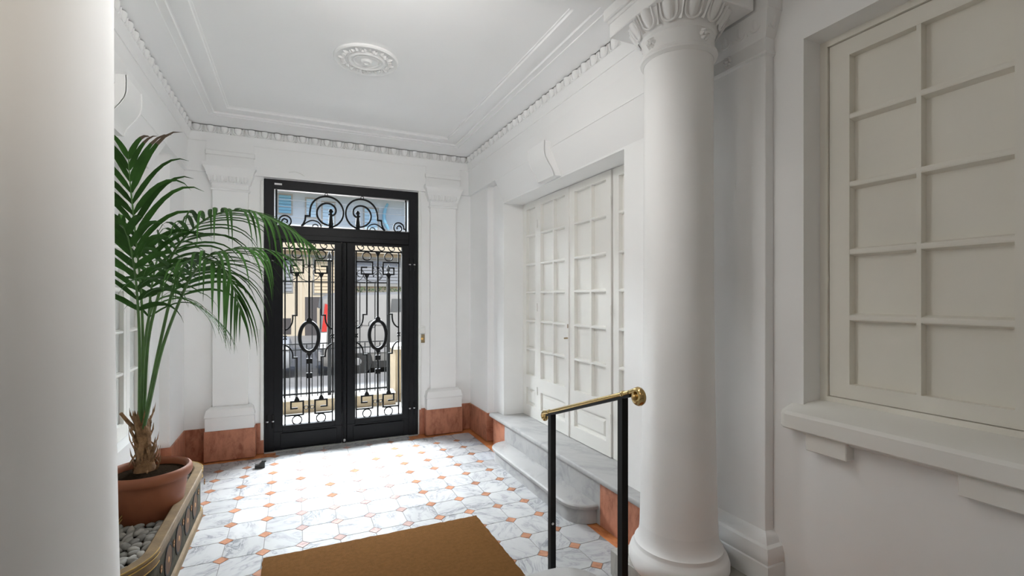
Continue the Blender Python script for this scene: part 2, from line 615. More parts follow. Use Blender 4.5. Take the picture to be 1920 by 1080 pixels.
# over the openings the frieze slopes back without a step
c.prism([(XR - .037, 3.12), (XR - .037, 2.85), (XRP - .001, 2.62), (XRP, 3.12)], 'y', 2.262, 4.66)
c.prism([(XL + .037, 3.12), (XL + .037, 2.85), (XLP + .001, 2.65), (XLP, 3.12)], 'y', 2.262, 4.66)
corn_o = struct('trim_3', c, M['stucco'], 'plaster cornice round the hall with a band of egg and dart', 'cornice')

def egg_mesh(wd, h, dp):
    """one egg with its shell rim and a dart at its right; x along the run, y outwards, z up from 0 to h"""
    e = MB()
    n = 10
    vs = []; fs = []
    rows = 6
    for i in range(rows + 1):
        t = i / rows
        z = h * (1 - t * .93)
        rw = wd * .27 * math.sqrt(max(0, 1 - (t * .98) ** 2.6)) + .0005
        rd = dp * math.sqrt(max(0, 1 - (t * .98) ** 2.2)) * .95
        for k in range(n + 1):
            a = PI * k / n
            vs.append((rw * math.cos(a), rd * math.sin(a), z))
    for i in range(rows):
        for k in range(n):
            fs.append((i * (n + 1) + k, i * (n + 1) + k + 1, (i + 1) * (n + 1) + k + 1, (i + 1) * (n + 1) + k))
    e.add(vs, fs)
    rim = []
    for k in range(13):
        a = PI + PI * k / 12
        rim.append((wd * .365 * math.cos(a), dp * .35, h * .46 + h * .42 * math.sin(a)))
    rim = [(-wd * .40, dp * .35, h)] + rim + [(wd * .40, dp * .35, h)]
    e.tube(rim, wd * .05, 5)
    x = wd * .5
    e.add([(x - wd * .045, 0, h), (x + wd * .045, 0, h), (x, dp * .7, h), (x - wd * .02, 0, h * .3), (x + wd * .02, 0, h * .3), (x, dp * .5, h * .3),
           (x - wd * .12, 0, h * .06), (x + wd * .12, 0, h * .06), (x, dp * .45, 0)],
          [(0, 2, 5, 3), (2, 1, 4, 5), (3, 5, 8, 6), (5, 4, 7, 8), (0, 1, 2), (6, 8, 7)])
    return e

egg_src = None
def place_eggs(p0, p1, spacing, parent, z, h, dp, name='egg_ornament'):
    """a row of egg ornaments from p0 to p1 facing to the left of travel"""
    global egg_src
    p0 = Vector(p0); p1 = Vector(p1)
    L = (p1 - p0).length
    n = max(1, round(L / spacing))
    ang = math.atan2(p1.y - p0.y, p1.x - p0.x)
    sp = L / n
    src = None
    for k in range(n):
        q = p0 + (p1 - p0) * ((k + .5) / n)
        if src is None:
            src = obj(name, egg_mesh(sp, h, dp), M['stucco'], parent, org=(0, 0, 0))
            o = src
            ORG[o.name] = Vector((q.x, q.y, z))
            o.location = Vector((q.x, q.y, z)) - ORG[parent.name]
        else:
            o = clone(src, (q.x, q.y, z), parent)
        o.rotation_euler = (0, 0, ang)

oe = .050
place_eggs((XR - oe, Y_BEAM + .03), (XR - oe, YB - oe), .117, corn_o, 3.214, .068, .030)
place_eggs((XR - oe, YB - oe), (XL + oe, YB - oe), .117, corn_o, 3.214, .068, .030)
place_eggs((XL + oe, YB - oe), (XL + oe, Y_BEAM + .03), .117, corn_o, 3.214, .068, .030)

# beam across the hall mouth, resting on the columns
b = MB()
b.box(-1.31, 2.29, 1.705, Y_BEAM, 3.23, ZC + .02)
struct('trim_4', b, M['plaster'], 'white ceiling beam carried by the two columns', 'beam', smooth=0)

# ------------------------------------------------------------------ floor
f = MB()
f.box(XL - .2, 2.3, -2.8, 5.9, -.12, -.006)
floor = struct('floor', f, M['border'], 'hall floor of white marble octagons with small red insets and orange border', 'floor', smooth=0, org=(0, 0, 0))
SX, SY, TX, TY = .14280 * 1.6, .15487 * 1.6, -.25897 * 1.6, 2.10732 * 1.6
g = MB()
g.box(TX - 2 * SX, TX + 10 * SX, TY - 5 * SY, TY + 8 * SY, -.006, -.003)
obj('grout_bed', g, M['grout'], floor, smooth=0)
A = .0435; G = .0019
def octa(y_hi=None, y_lo=None):
    hx, hy = SX / 2 - G, SY / 2 - G
    a = A
    pts = [(-hx + a, -hy), (hx - a, -hy), (hx, -hy + a), (hx, hy - a), (hx - a, hy), (-hx + a, hy), (-hx, hy - a), (-hx, -hy + a)]
    if y_hi is not None:
        pts = [(-hx + a, -hy), (hx - a, -hy), (hx, -hy + a), (hx, y_hi), (-hx, y_hi), (-hx, -hy + a)]
    e = MB()
    n = len(pts)
    ins = [(x * (1 - .0015 / abs(hx)), y * (1 - .0015 / abs(hy))) for x, y in pts]
    vs = [(x, y, -.006) for x, y in pts] + [(x, y, -.001) for x, y in pts] + [(x, y, 0) for x, y in ins]
    fs = [tuple(range(2 * n, 3 * n))]
    for r in (0, 1):
        fs += [(r * n + i, r * n + (i + 1) % n, (r + 1) * n + (i + 1) % n, (r + 1) * n + i) for i in range(n)]
    e.add(vs, fs)
    return e
def diamond():
    a = A - .0022
    pts = [(0, -a), (a, 0), (0, a), (-a, 0)]
    e = MB()
    vs = [(x, y, -.006) for x, y in pts] + [(x, y, 0) for x, y in pts]
    e.add(vs, [(4, 5, 6, 7)] + [(i, (i + 1) % 4, 4 + (i + 1) % 4, 4 + i) for i in range(4)])
    return e
tsrc = {}
def put(kind, mesh_fn, m, x, y, name):
    if kind not in tsrc:
        o = obj(name, mesh_fn(), m, floor, org=(0, 0, 0), smooth=0)
        tsrc[kind] = o
        o.location = (x, y, 0)
        ORG[o.name] = Vector((x, y, 0))
    else:
        o = clone(tsrc[kind], (x, y, 0), floor)
    return o
grey_at = {(7, 8), (7, 9), (6, 9), (4, 9), (2, 0), (3, 6)}
for i in range(-5, 8):
    for j in range(-2, 10):
        k = (i, j) in grey_at
        put('grey' if k else 'oct', octa, M['tile_grey'] if k else M['tile'], TX + (j + .5) * SX, TY + (i + .5) * SY, 'octagon_tile')
yr = 5.60 - (TY + 8.5 * SY)
for j in range(1, 7):
    put('edge', lambda: octa(y_hi=min(SY / 2 - G, yr)), M['tile'], TX + (j + .5) * SX, TY + 8.5 * SY, 'threshold_tile')
for i in range(-5, 9):
    for j in range(-2, 10):
        if i == 8 and not (1 <= j <= 7):
            continue
        pale = (2 <= j <= 5 and 0 <= i <= 8 and random.random() < .75)
        put('pale' if pale else 'dia', diamond, M['diamond_pale'] if pale else M['diamond'], TX + j * SX, TY + i * SY, 'diamond_inset')

# upper landing behind the columns and its first step
u = MB()
u.box(-.62, 1.0, .9, 1.76, 0, .288)
u.box(-1.3, 2.272, -2.8, .9, 0, .288)
struct('trim_5', u, M['step'], 'grey marble landing of the stair hall behind the columns', 'landing', smooth=0)
def round_rect(x0, x1, y0, y1, r, corners, n=8):
    """outline; corners: set of (sx, sy) with rounding"""
    out = []
    for (sx, sy, a0) in ((1, 1, 0), (-1, 1, 90), (-1, -1, 180), (1, -1, 270)):
        X = x1 if sx > 0 else x0; Y = y1 if sy > 0 else y0
        if (sx, sy) in corners:
            cx, cy = X - sx * r, Y - sy * r
            out += [(cx + r * math.cos(math.radians(a0 + 90 * k / n)), cy + r * math.sin(math.radians(a0 + 90 * k / n))) for k in range(n + 1)]
        else:
            out.append((X, Y))
    return out
def step_tread(x0, x1, y0, y1, z0, z1, r, corners, lip, thick=.035):
    """riser body and a nosed tread"""
    body = MB()
    body.prism(round_rect(x0 + lip * (('w' in lips)), x1 - lip * ('e' in lips), y0 + lip * ('s' in lips), y1 - lip * ('n' in lips), max(.02, r - lip), corners), 'z', z0, z1 - thick)
    tr = MB()
    rings = [(0.006, z1 - thick), (0.0, z1 - thick * .72), (0.0, z1 - thick * .3), (.006, z1 - .003), (.012, z1)]
    outs = [round_rect(x0 + d * ('w' in lips), x1 - d * ('e' in lips), y0 + d * ('s' in lips), y1 - d * ('n' in lips), max(.02, r - d), corners) for d, z in rings]
    n = len(outs[0])
    vs = [(p[0], p[1], z) for o, (d, z) in zip(outs, rings) for p in o]
    fs = [tuple(reversed(range(n))), tuple(range((len(rings) - 1) * n, len(rings) * n))]
    for i in range(len(rings) - 1):
        fs += [(i * n + k, i * n + (k + 1) % n, (i + 1) * n + (k + 1) % n, (i + 1) * n + k) for k in range(n)]
    tr.add(vs, fs)
    return body, tr
lips = 'ne'
bd, tr = step_tread(-.45, 1.455, 1.76, 2.250, 0, UP, .22, {(1, 1)}, .02)
st = empty('stair_step', (.5, 2.0, 0), 'grey marble step with a rounded end at the foot of the handrail', 'step')
obj('riser', bd, M['step'], st)
obj('tread', tr, M['step'], st)

# platform in front of the painted doors
lips = 'w'
bd, tr = step_tread(1.92, 2.30, 2.262, 4.82, .305, .344, .05, set(), .012, .039)
pl = empty('door_platform', (2.1, 3.54, 0), 'grey marble platform under the white panelled doors', 'platform')
obj('tread', tr, M['step'], pl)
r_ = MB(); r_.box(1.945, 2.3, 2.785, 4.457, 0, .305)
obj('riser', r_, M['step'], pl, smooth=0)
r_ = MB(); r_.box(1.945, 2.3, 2.262, 2.783, 0, .305)
obj('riser_panel', r_, M['skirt'], pl, smooth=0)['label'] = 'pink marble facing panel'
r_ = MB(); r_.box(1.962, 2.3, 4.459, 4.80, 0, .305)
obj('riser_panel', r_, M['skirt'], pl, smooth=0)['label'] = 'pink marble facing panel'
lips = 'wns'
bd, tr = step_tread(1.744, 1.944, 2.80, 4.455, 0, .14, .19, {(-1, 1), (-1, -1)}, .025)
ls = empty('door_step', (1.84, 3.63, 0), 'lower grey marble step with rounded ends before the white doors', 'step')
obj('riser', bd, M['step'], ls)
obj('tread', tr, M['step'], ls)

# ------------------------------------------------------------------ skirtings
s_ = MB()
s_.box(XL, -.8, YB - .014, YB, 0, .31)
s_.box(-.37, -.297, YB - .014, YB, 0, .31)
s_.box(1.318, 1.4, YB - .014, YB, 0, .30)
s_.box(1.8, XR, YB - .014, YB, 0, .31)
struct('baseboard_back', s_, M['skirt'], 'pink marble skirting on either side of the street door', 'skirting', smooth=0)
s_ = MB()
s_.box(XR - .014, XR, 4.95, YB - .014, 0, .31)
s_.box(XR - .014, XRP, 4.936, 4.95, 0, .31)
s_.box(XRP - .014, XRP, 4.80, 4.936, 0, .31)
struct('baseboard_right', s_, M['skirt'], 'pink marble skirting in the far right corner', 'skirting', smooth=0)
s_ = MB()
s_.box(XL, XL + .014, 4.95, YB - .014, 0, .31)
s_.box(XLP, XL + .014, 4.936, 4.95, 0, .31)
s_.box(XLP, XLP + .014, 4.2, 4.936, 0, .31)
struct('baseboard_left', s_, M['skirt'], 'pink marble skirting in the far left corner behind the planter', 'skirting', smooth=0)

# ------------------------------------------------------------------ pilasters on the end wall
def pilaster(cx, label):
    p = empty('pilaster', (cx, 5.45, 0), label, 'pilaster')
    e = MB(); e.box(cx - .222, cx + .222, 5.41, YB, 0, .30, .006)
    obj('plinth_block', e, M['skirt'], p)['label'] = 'pink marble plinth block'
    e = MB()
    rect = lambda a, d: [(cx - a, YB), (cx - a, 5.45 - d), (cx + a, 5.45 - d), (cx + a, YB)]
    pr = [(0, .30), (.045, .30), (.045, .425), (.053, .430), (.053, .440), (.036, .500), (.018, .512), (.008, .525), (0, .528)]
    e.sweep([(cx - .165, YB), (cx - .165, 5.455), (cx + .165, 5.455), (cx + .165, YB)], pr, inward=-1)
    e.box(cx - .165, cx + .165, 5.455, YB, .30, .51)
    obj('base', e, M['stucco'], p)
    e = MB(); e.box(cx - .155, cx + .155, 5.462, YB, .50, 2.66, .003)
    obj('shaft', e, M['plaster'], p)
    e = MB()
    e.box(cx - .155, cx + .155, 5.462, YB, 2.66, 2.915)
    pr = [(0, 2.655), (.012, 2.66), (.014, 2.672), (.004, 2.68), (.004, 2.725), (.02, 2.735), (.03, 2.76), (.036, 2.79), (.045, 2.80), (.048, 2.82), (.056, 2.85), (.072, 2.875), (.076, 2.88), (.076, 2.912), (0, 2.918)]
    e.sweep([(cx - .155, YB), (cx - .155, 5.462), (cx + .155, 5.462), (cx + .155, YB)], pr, inward=-1)
    cap = obj('capital', e, M['stucco'], p)
    place_eggs((cx + .165, 5.438), (cx - .165, 5.438), .066, cap, 2.732, .062, .022)
    # break-forward of the entablature above
    e = MB()
    e.box(cx - .205, cx + .205, 5.462, YB, 2.918, 3.0)
    e.box(cx - .215, cx + .215, 5.452, YB, 3.0, 3.05, .006)
    e.box(cx - .205, cx + .205, 5.462, YB, 3.05, 3.13)
    obj('entablature_block', e, M['stucco'], p)
    return p
pilaster(-.587, 'white pilaster on a pink marble block left of the street door')
pilaster(1.594, 'white pilaster on a pink marble block right of the street door')

# white cable trunking either side of the door
for (x0, x1, z0, z1, lab) in ((-.327, -.297, .135, 2.80, 'thin white trunking strip along the left edge of the street door'),
                              (1.305, 1.337, .29, 2.925, 'thin white trunking strip along the right edge of the street door')):
    e = MB(); e.box(x0, x1, YB - .018, YB, z0, z1, .003)
    t = obj('cable_trunking', e, M['plastic'])
    tag(t, lab, 'trunking')

# ------------------------------------------------------------------ columns
def column(cx, cy, label, full=True):
    c = empty('column', (cx, cy, UP), label, 'column')
    e = MB()
    prof = [(.235, UP), (.245, UP + .012), (.258, UP + .045), (.258, UP + .075), (.248, UP + .105), (.230, UP + .120), (.228, UP + .128), (.228, UP + .145), (.220, UP + .150), (.209, UP + .17), (.203, UP + .20), (.2005, UP + .24)]
    e.lathe(prof, cx, cy, 48)
    obj('base', e, M['stucco'], c, smooth=50)
    e = MB()
    pr = []
    for k in range(25):
        t = k / 24
        z = UP + .24 + t * (2.85 - UP - .24)
        r = .178 + .0225 * (1 - t) ** 3
        pr.append((r, z))
    e.lathe(pr, cx, cy, 48)
    obj('shaft', e, M['plaster'], c)
    e = MB()
    pr = [(.181, 2.85), (.186, 2.855), (.196, 2.862), (.2, 2.873), (.196, 2.884), (.186, 2.89), (.1835, 2.90), (.1835, 2.968), (.190, 2.974), (.192, 2.982), (.194, 2.990), (.212, 3.015), (.236, 3.05), (.245, 3.075)]
    e.lathe(pr, cx, cy, 48)
    e.box(cx - .26, cx + .26, cy - .26, cy + .26, 3.07, 3.155, .004)
    e.box(cx - .27, cx + .27, cy - .27, cy + .27, 3.145, 3.165, .004)
    e.box(cx - .285, cx + .285, cy - .285, cy + .285, 3.165, 3.232, .006)
    cap = obj('capital', e, M['stucco'], c)
    n = 12
    src = None
    for k in range(n):
        a = 2 * PI * k / n + .1
        q = (cx + .197 * math.cos(a), cy + .195 * math.sin(a), 2.988)
        if src is None:
            m_ = egg_mesh(.108, .084, .024)
            # lean the ornament outwards with the bell of the capital
            m_.v = [(x, y + .55 * max(0, z), z) for (x, y, z) in m_.v]
            src = obj('egg_ornament', m_, M['stucco'], cap, org=(0, 0, 0))
            o = src; ORG[o.name] = Vector(q); o.location = Vector(q) - ORG[cap.name]
        else:
            o = clone(src, q, cap)
        o.rotation_euler = (0, 0, a - PI / 2)
    for k in range(4):
        a = math.radians(180 + 90 * k)
        rosette(cap, (cx + .188 * math.cos(a), cy + .188 * math.sin(a), 2.93), a)
    return c
def rosette_mesh():
    e = MB()
    for k in range(6):
        a = 2 * PI * k / 6
        x, z = .02 * math.cos(a), .02 * math.sin(a)
        pts = arc(x, z, .013, 0, 360, 7)[:-1]
        n = len(pts)
        vs = [(p[0], -.006, p[1]) for p in pts] + [(x, .014, z)]
        e.add(vs, [(i, (i + 1) % n, n) for i in range(n)])
    pts = arc(0, 0, .011, 0, 360, 8)[:-1]
    e.add([(p[0], .006, p[1]) for p in pts] + [(0, .02, 0)], [(i, (i + 1) % 8, 8) for i in range(8)])
    return e
ros_src = None
def rosette(parent, q, a):
    global ros_src
    if ros_src is None:
        ros_src = obj('rosette', rosette_mesh(), M['stucco'], parent, org=(0, 0, 0))
        o = ros_src; ORG[o.name] = Vector(q); o.location = Vector(q) - ORG[parent.name]
    else:
        o = clone(ros_src, q, parent)
    o.rotation_euler = (0, 0, a - PI / 2)
CX, CY = 1.880, 1.968
column(CX, CY, 'round white column behind the brass handrail')
column(-.728, CY, 'round white column at the left edge, close to the camera')
for (x0, x1, lab) in ((1.659, 2.272, 'dark grey marble plinth under the column beside the handrail'), (-1.1, -.47, 'dark grey marble plinth under the nearest column at the left edge')):
    e = MB(); e.box(x0, x1, 1.56, 2.272 if x0 > 0 else 2.199, 0, UP, .004)
    tag(obj('column_plinth', e, M['plinth']), lab, 'plinth')

# pilaster on the window wall behind the column
p = empty('pilaster', (2.25, 1.98, UP), 'white pilaster on the wall directly behind the right column', 'pilaster')
e = MB(); e.box(2.21, 2.2715, 1.696, 2.25, UP, 3.07, .003)
obj('shaft', e, M['plaster'], p)
PATH = [(2.272, 1.696), (2.21, 1.696), (2.21, 2.25)]
e = MB()
e.sweep(PATH, [(0, UP), (.06, UP), (.06, UP + .10), (.052, UP + .105), (.058, UP + .12), (.06, UP + .15), (.05, UP + .185), (.034, UP + .195), (.03, UP + .215), (.012, UP + .24), (0, UP + .25)], inward=1)
obj('base', e, M['stucco'], p)
e = MB()
e.sweep(PATH, [(0, 2.855), (.010, 2.862), (.013, 2.873), (.004, 2.886), (.004, 2.945), (.012, 2.955), (.02, 2.98), (.034, 3.03), (.044, 3.065), (.05, 3.07), (.05, 3.14), (.06, 3.145), (.064, 3.165), (.07, 3.17), (.07, 3.231), (0, 3.231)], inward=1)
cap = obj('capital', e, M['stucco'], p)
place_eggs((2.195, 1.69), (2.195, 2.25), .09, cap, 2.985, .084, .026)
place_eggs((2.272, 1.68), (2.205, 1.68), .08, cap, 2.985, .084, .026)
rosette(cap, (2.204, 1.93, 2.92), PI)

# ------------------------------------------------------------------ ceiling medallion
mx, my = .482, 3.68
md = empty('ceiling_medallion', (mx, my, ZC), 'round white plaster ceiling rose with leaf ornament', 'ceiling rose')
e = MB()
R = .232
zz = lambda d: ZC - d
prof = [(R, zz(0)), (R, zz(.012)), (R - .008, zz(.02)), (R - .02, zz(.018)), (R - .03, zz(.010)), (.135, zz(.010)), (.13, zz(.02)), (.122, zz(.026)), (.114, zz(.02)), (.108, zz(.012)), (.1, zz(.012)), (.094, zz(.022)), (.088, zz(.022)), (.084, zz(.012)), (.04, zz(.012)), (.038, zz(.026)), (.034, zz(.03)), (.022, zz(.03)), (.02, zz(.022)), (.001, zz(.022))]
e.lathe(prof, mx, my, 48, False, False)
obj('disc', e, M['stucco'], md, smooth=40)
lf = MB()
def tri_leaf(px, py, ang, L, W, h):
    ca, sa = math.cos(ang), math.sin(ang)
    P = lambda u, v, z: (px + u * ca - v * sa, py + u * sa + v * ca, -z)
    lf.add([P(0, 0, .004), P(L * .3, W, .002), P(L * .7, W * .8, .002), P(L, 0, .004), P(L * .7, -W * .8, .002), P(L * .3, -W, .002), P(L * .45, 0, h), P(L * .8, 0, h * .8)],
           [(0, 1, 6), (1, 2, 7, 6), (2, 3, 7), (3, 4, 7), (4, 5, 6, 7), (5, 0, 6)])
for dy, a, L, W in ((0, 0, .055, .012), (.018, .6, .04, .009), (-.018, -.6, .04, .009), (.03, 1.3, .028, .007), (-.03, -1.3, .028, .007)):
    tri_leaf(.003, dy, a, L, W, .018)
lf.v = [(x, y, z) for (x, y, z) in lf.v]
src = None
for k in range(12):
    a = 2 * PI * k / 12
    q = (mx + .145 * math.cos(a), my + .145 * math.sin(a), ZC - .010)
    if src is None:
        src = obj('leaf_ornament', lf, M['stucco'], md, org=(0, 0, 0), smooth=60)
        o = src; ORG[o.name] = Vector(q); o.location = Vector(q) - ORG[md.name]
    else:
        o = clone(src, q, md)
    o.rotation_euler = (0, 0, a)

# ------------------------------------------------------------------ console brackets over the openings
def bracket(xw, sgn, yc, label):
    """sgn -1: on the right wall, projecting to -X"""
    t = empty('console_bracket', (xw, yc, 2.61), label, 'bracket')
    prof = [(-.07, 2.895), (.088, 2.895), (.090, 2.86), (.089, 2.80), (.080, 2.765), (.058, 2.725), (.032, 2.69), (.012, 2.66), (.002, 2.635), (-.004, 2.615), (-.07, 2.615)]
    e = MB()
    e.prism([(xw + sgn * d, z) for d, z in prof], 'y', yc - .15, yc + .15)
    obj('body', e, M['stucco'], t, smooth=40)
    for yy in (yc - .15, yc + .138):
        e = MB()
        fr = [(xw + sgn * (d + .006), z) for d, z in prof[1:-1]]
        bk = [(xw + sgn * (d - .004), z) for d, z in prof[1:-1]]
        e.prism(fr + list(reversed(bk)), 'y', yy, yy + .012)
        obj('edge_fillet', e, M['stucco'], t, smooth=40)
bracket(1.952, -1, 3.60, 'scrolled white console bracket above the white panelled doors')
bracket(-.984, 1, 3.60, 'scrolled white console bracket above the left window')

# ------------------------------------------------------------------ white panelled doors on the right (door_2)
ROWS = [.78, 1.055, 1.355, 1.655, 1.95, 2.255, 2.536]
def lights_leaf(parent, name, y0, y1, cols, x, z0, z1, rows, face, m, pm, back, low=None, mun=.018, glassy=False):
    """glazed-door style leaf in a plane of constant x. face=-1: front looks to -X. cols: list of (ya, yb) openings."""
    e = MB()
    cols = sorted(cols)
    t = max(.045, back + .02)
    fx0, fx1 = (x, x + t) if face < 0 else (x - t, x)
    lo = rows[0]; hi = rows[-1]
    ys = sorted([v for c in cols for v in c])
    e.box(fx0, fx1, y0, ys[0], z0, z1)
    e.box(fx0, fx1, ys[-1], y1, z0, z1)
    e.box(fx0, fx1, ys[0], ys[-1], hi, z1)
    if low:
        e.box(fx0, fx1, ys[0], ys[-1], low[1], lo)
        e.box(fx0, fx1, ys[0], ys[-1], z0, low[0])
    else:
        e.box(fx0, fx1, ys[0], ys[-1], z0, lo)
    leaf = obj(name, e, m, parent, smooth=0, org=(x, (y0 + y1) / 2, z0))
    for k in range(len(cols) - 1):
        q = MB()
        q.box(fx0 + (.002 if face < 0 else 0), fx1 - (.002 if face > 0 else 0), cols[k][1], cols[k + 1][0], lo, hi)
        obj('vertical_muntin', q, m, leaf, smooth=0)
    for (ya, yb) in cols:
        for z in rows[1:-1]:
            q = MB()
            s = -face
            a, bq = x - face * back, x
            xs_ = sorted((a, bq))
            q.prism([(x - face * back, z - mun * .9), (x + face * -.004, z - mun * .5), (x + face * -.002, z - mun * .25), (x + face * -.002, z + mun * .25), (x + face * -.004, z + mun * .5), (x - face * back, z + mun * .9)], 'y', ya, yb)
            obj('muntin', q, m, leaf, smooth=0)
        for k in range(len(rows) - 1):
            q = MB()
            px = x - face * back
            if glassy:
                q.box(min(px, px - face * .006), max(px, px - face * .006), ya, yb, rows[k], rows[k + 1])
                obj('glass_pane', q, pm, leaf, smooth=0)
            else:
                q.box(min(px, px - face * .012), max(px, px - face * .012), ya, yb, rows[k], rows[k + 1])
                obj('panel', q, pm, leaf, smooth=0)
    if low:
        q = MB()
        ya, yb = ys[0], ys[-1]
        px = x - face * .022
        q.box(min(px, px - face * .01), max(px, px - face * .01), ya, yb, low[0], low[1])
        ins = .022
        fr = [(ya + ins, low[0] + ins), (yb - ins, low[0] + ins), (yb - ins, low[1] - ins), (ya + ins, low[1] - ins)]
        i2 = ins + .02
        f2 = [(ya + i2, low[0] + i2), (yb - i2, low[0] + i2), (yb - i2, low[1] - i2), (ya + i2, low[1] - i2)]
        xa, xb = px, px + face * .014
        q.add([(xa, *p_) for p_ in fr] + [(xb, *p_) for p_ in f2], [(4, 5, 6, 7)] + [(i, (i + 1) % 4, 4 + (i + 1) % 4, 4 + i) for i in range(4)])
        obj('lower_panel', q, m, leaf, smooth=0)
    return leaf
d2 = empty('door_2', (XRD, 3.65, .344), 'tall white panelled double doors with side panels on the grey platform', 'door', kind='structure')
LOW = (.463, .645)
lights_leaf(d2, 'side_panel', 4.300, 4.69, [(4.372, 4.578)], XRD + .012, .346, 2.60, ROWS, -1, M['cream'], M['cream'], .035, LOW)
L1 = lights_leaf(d2, 'door_leaf', 3.690, 4.296, [(3.988, 4.233), (3.759, 3.967)], XRD, .350, 2.60, ROWS, -1, M['cream'], M['cream'], .035, LOW)
L2 = lights_leaf(d2, 'door_leaf', 3.060, 3.676, [(3.354, 3.596), (3.125, 3.333)], XRD, .350, 2.60, ROWS, -1, M['cream'], M['cream'], .035, LOW)
lights_leaf(d2, 'side_panel', 2.640, 3.050, [(2.74, 2.977)], XRD + .012, .346, 2.60, ROWS, -1, M['cream'], M['cream'], .035, LOW)
e = MB()
e.box(XRD + .018, XRD + .06, 2.60, 4.70, 2.597, 2.612)
e.box(XRD + .02, XRD + .06, 3.672, 3.694, .346, 2.60)
obj('frame', e, M['cream'], d2, smooth=0)
e = MB()
e.box(XRD - .012, XRD + .01, 3.676, 3.690, .352, 2.596)
obj('meeting_strip', e, M['cream'], d2, smooth=0)
e = MB(); e.box(XRD - .016, XRD - .011, 3.678, 3.688, 1.325, 1.36)
e.tube([(XRD - .016, 3.684, 1.235), (XRD - .05, 3.684, 1.235)], .007, 8)
obj('latch', e, M['bronze'], d2)['label'] = 'small dark keyhole plate'
for z in (.65, 1.5, 2.35):
    e = MB(); e.tube([(XRD - .006, 4.298, z - .04), (XRD - .006, 4.298, z + .04)], .006, 8)
    obj('hinge', e, M['cream'], d2)
    e = MB(); e.tube([(XRD - .006, 3.055, z - .04), (XRD - .006, 3.055, z + .04)], .006, 8)
    obj('hinge', e, M['cream'], d2)

# glazed window on the left (window_2)
w2 = empty('window_2', (XLW, 3.65, .60), 'tall white glazed window with obscure panes behind the palm', 'window', kind='structure')
for (name, y0, y1, cols) in (('side_light', 4.300, 4.69, [(4.372, 4.578)]), ('casement', 3.690, 4.296, [(3.988, 4.233), (3.759, 3.967)]), ('casement', 3.060, 3.686, [(3.354, 3.596), (3.125, 3.333)]), ('side_light', 2.640, 3.055, [(2.74, 2.977)])):
    lights_leaf(w2, name, y0, y1, cols, XLW, .60, 2.60, [.70] + ROWS[1:], 1, M['cream'], M['frost'], .026, None, glassy=True)

# ------------------------------------------------------------------ painted window on the right (window_1)
w1 = empty('window_1', (WI, .75, 1.05), 'large cream painted window with blind panes beside the column', 'window', kind='structure')
RW = [1.184, 1.503, 1.818, 2.142, 2.468, 2.762]
def win_leaf(name, y0, y1, cols):
    return lights_leaf(w1, name, y0, y1, cols, WI + .012, 1.115, 2.838, RW, -1, M['cream_warm'], M['cream_warm'], .044, None, .024)
win_leaf('casement', .752, 1.497, [(1.135, 1.404), (.829, 1.118)])
win_leaf('casement', .0, .748, [(.385, .670), (.093, .365)])
e = MB()
e.box(WI - .002, WI + .05, 1.500, 1.537, 1.06, 2.873)
e.box(WI - .002, WI + .05, -.06, -.003, 1.06, 2.873)
e.box(WI - .002, WI + .05, -.003, 1.500, 2.841, 2.873)
e.box(WI - .002, WI + .05, -.003, 1.500, 1.06, 1.112)
obj('frame', e, M['cream_warm'], w1, smooth=0)
e = MB()
# sill: rounded slab with sloping top and chamfered end
sx0, sx1 = 2.185, 2.42
pf = [(sx1, .960), (sx0 + .006, .960), (sx0, .967), (sx0, 1.030), (sx0 + .010, 1.046), (sx0 + .024, 1.054), (2.30, 1.082), (sx1, 1.090)]
ya, yb = 1.60, -.14
n = len(pf)
def ring_at(y, k):
    cxm, czm = 2.30, 1.02
    return [(cxm + (x - cxm) * k if x < cxm else x, y, czm + (z - czm) * k) for x, z in pf]
rr = [ring_at(ya, .90), ring_at(ya - .015, .98), ring_at(ya - .03, 1.0), ring_at(yb, 1.0)]
vs = [q for r in rr for q in r]
fs = [tuple(range(n)), tuple(reversed(range(3 * n, 4 * n)))]
for i in range(3):
    fs += [(i * n + k, i * n + (k + 1) % n, (i + 1) * n + (k + 1) % n, (i + 1) * n + k) for k in range(n)]
e.add(vs, fs)
obj('sill', e, M['sill'], w1, smooth=28)
e = MB()
e.prism([(2.28, .964), (2.222, .964), (2.226, .945), (2.242, .925), (2.25, .90), (2.28, .90)], 'y', .0, 1.49)
e2 = MB()
for (a, b_) in ((1.303, 1.488), (.735, .915), (.165, .345)):
    q = MB(); q.box(2.215, 2.28, a, b_, .872, .955, .004)
    obj('sill_block', q, M['sill'], w1)
e = MB(); e.box(2.236, 2.28, .1, 1.52, .935, .964, .006)
obj('sill_moulding', e, M['sill'], w1)

# ------------------------------------------------------------------ iron street door (door_1)
FY0, FY1 = 5.50, 5.58       # frame depth
PY = 5.545                  # glass plane
IY0, IY1 = 5.520, 5.538     # ironwork in front of the glass
XG = .492                   # meeting line
gate = empty('door_1', (.505, 5.54, 0), 'black iron double street door with glass and scrolled grilles', 'door', kind='structure')
e = MB()
e.box(-.293, -.200, FY0, FY1, 0, 2.825, .006)
e.box(1.192, 1.301, FY0, FY1, 0, 2.825, .006)
e.box(-.212, 1.204, FY0, FY1, 2.728, 2.825, .006)
e.box(-.212, 1.204, FY0 + .006, FY1, 2.205, 2.355, .006)
frame = obj('frame', e, M['iron_frame'], gate)
e = MB()
for x in (-.252, 1.255):
    e.box(x - .006, x + .006, FY0 - .006, FY0 + .004, .02, 2.19)
e.box(-.20, 1.19, FY0, FY0 + .01, 2.335, 2.349)
e.box(-.20, 1.19, FY0, FY0 + .01, 2.262, 2.272)
obj('frame_bead', e, M['iron_frame'], frame, smooth=0)
e = MB(); e.box(-.197, -.127, FY0 - .003, FY0 + .002, 2.768, 2.786)
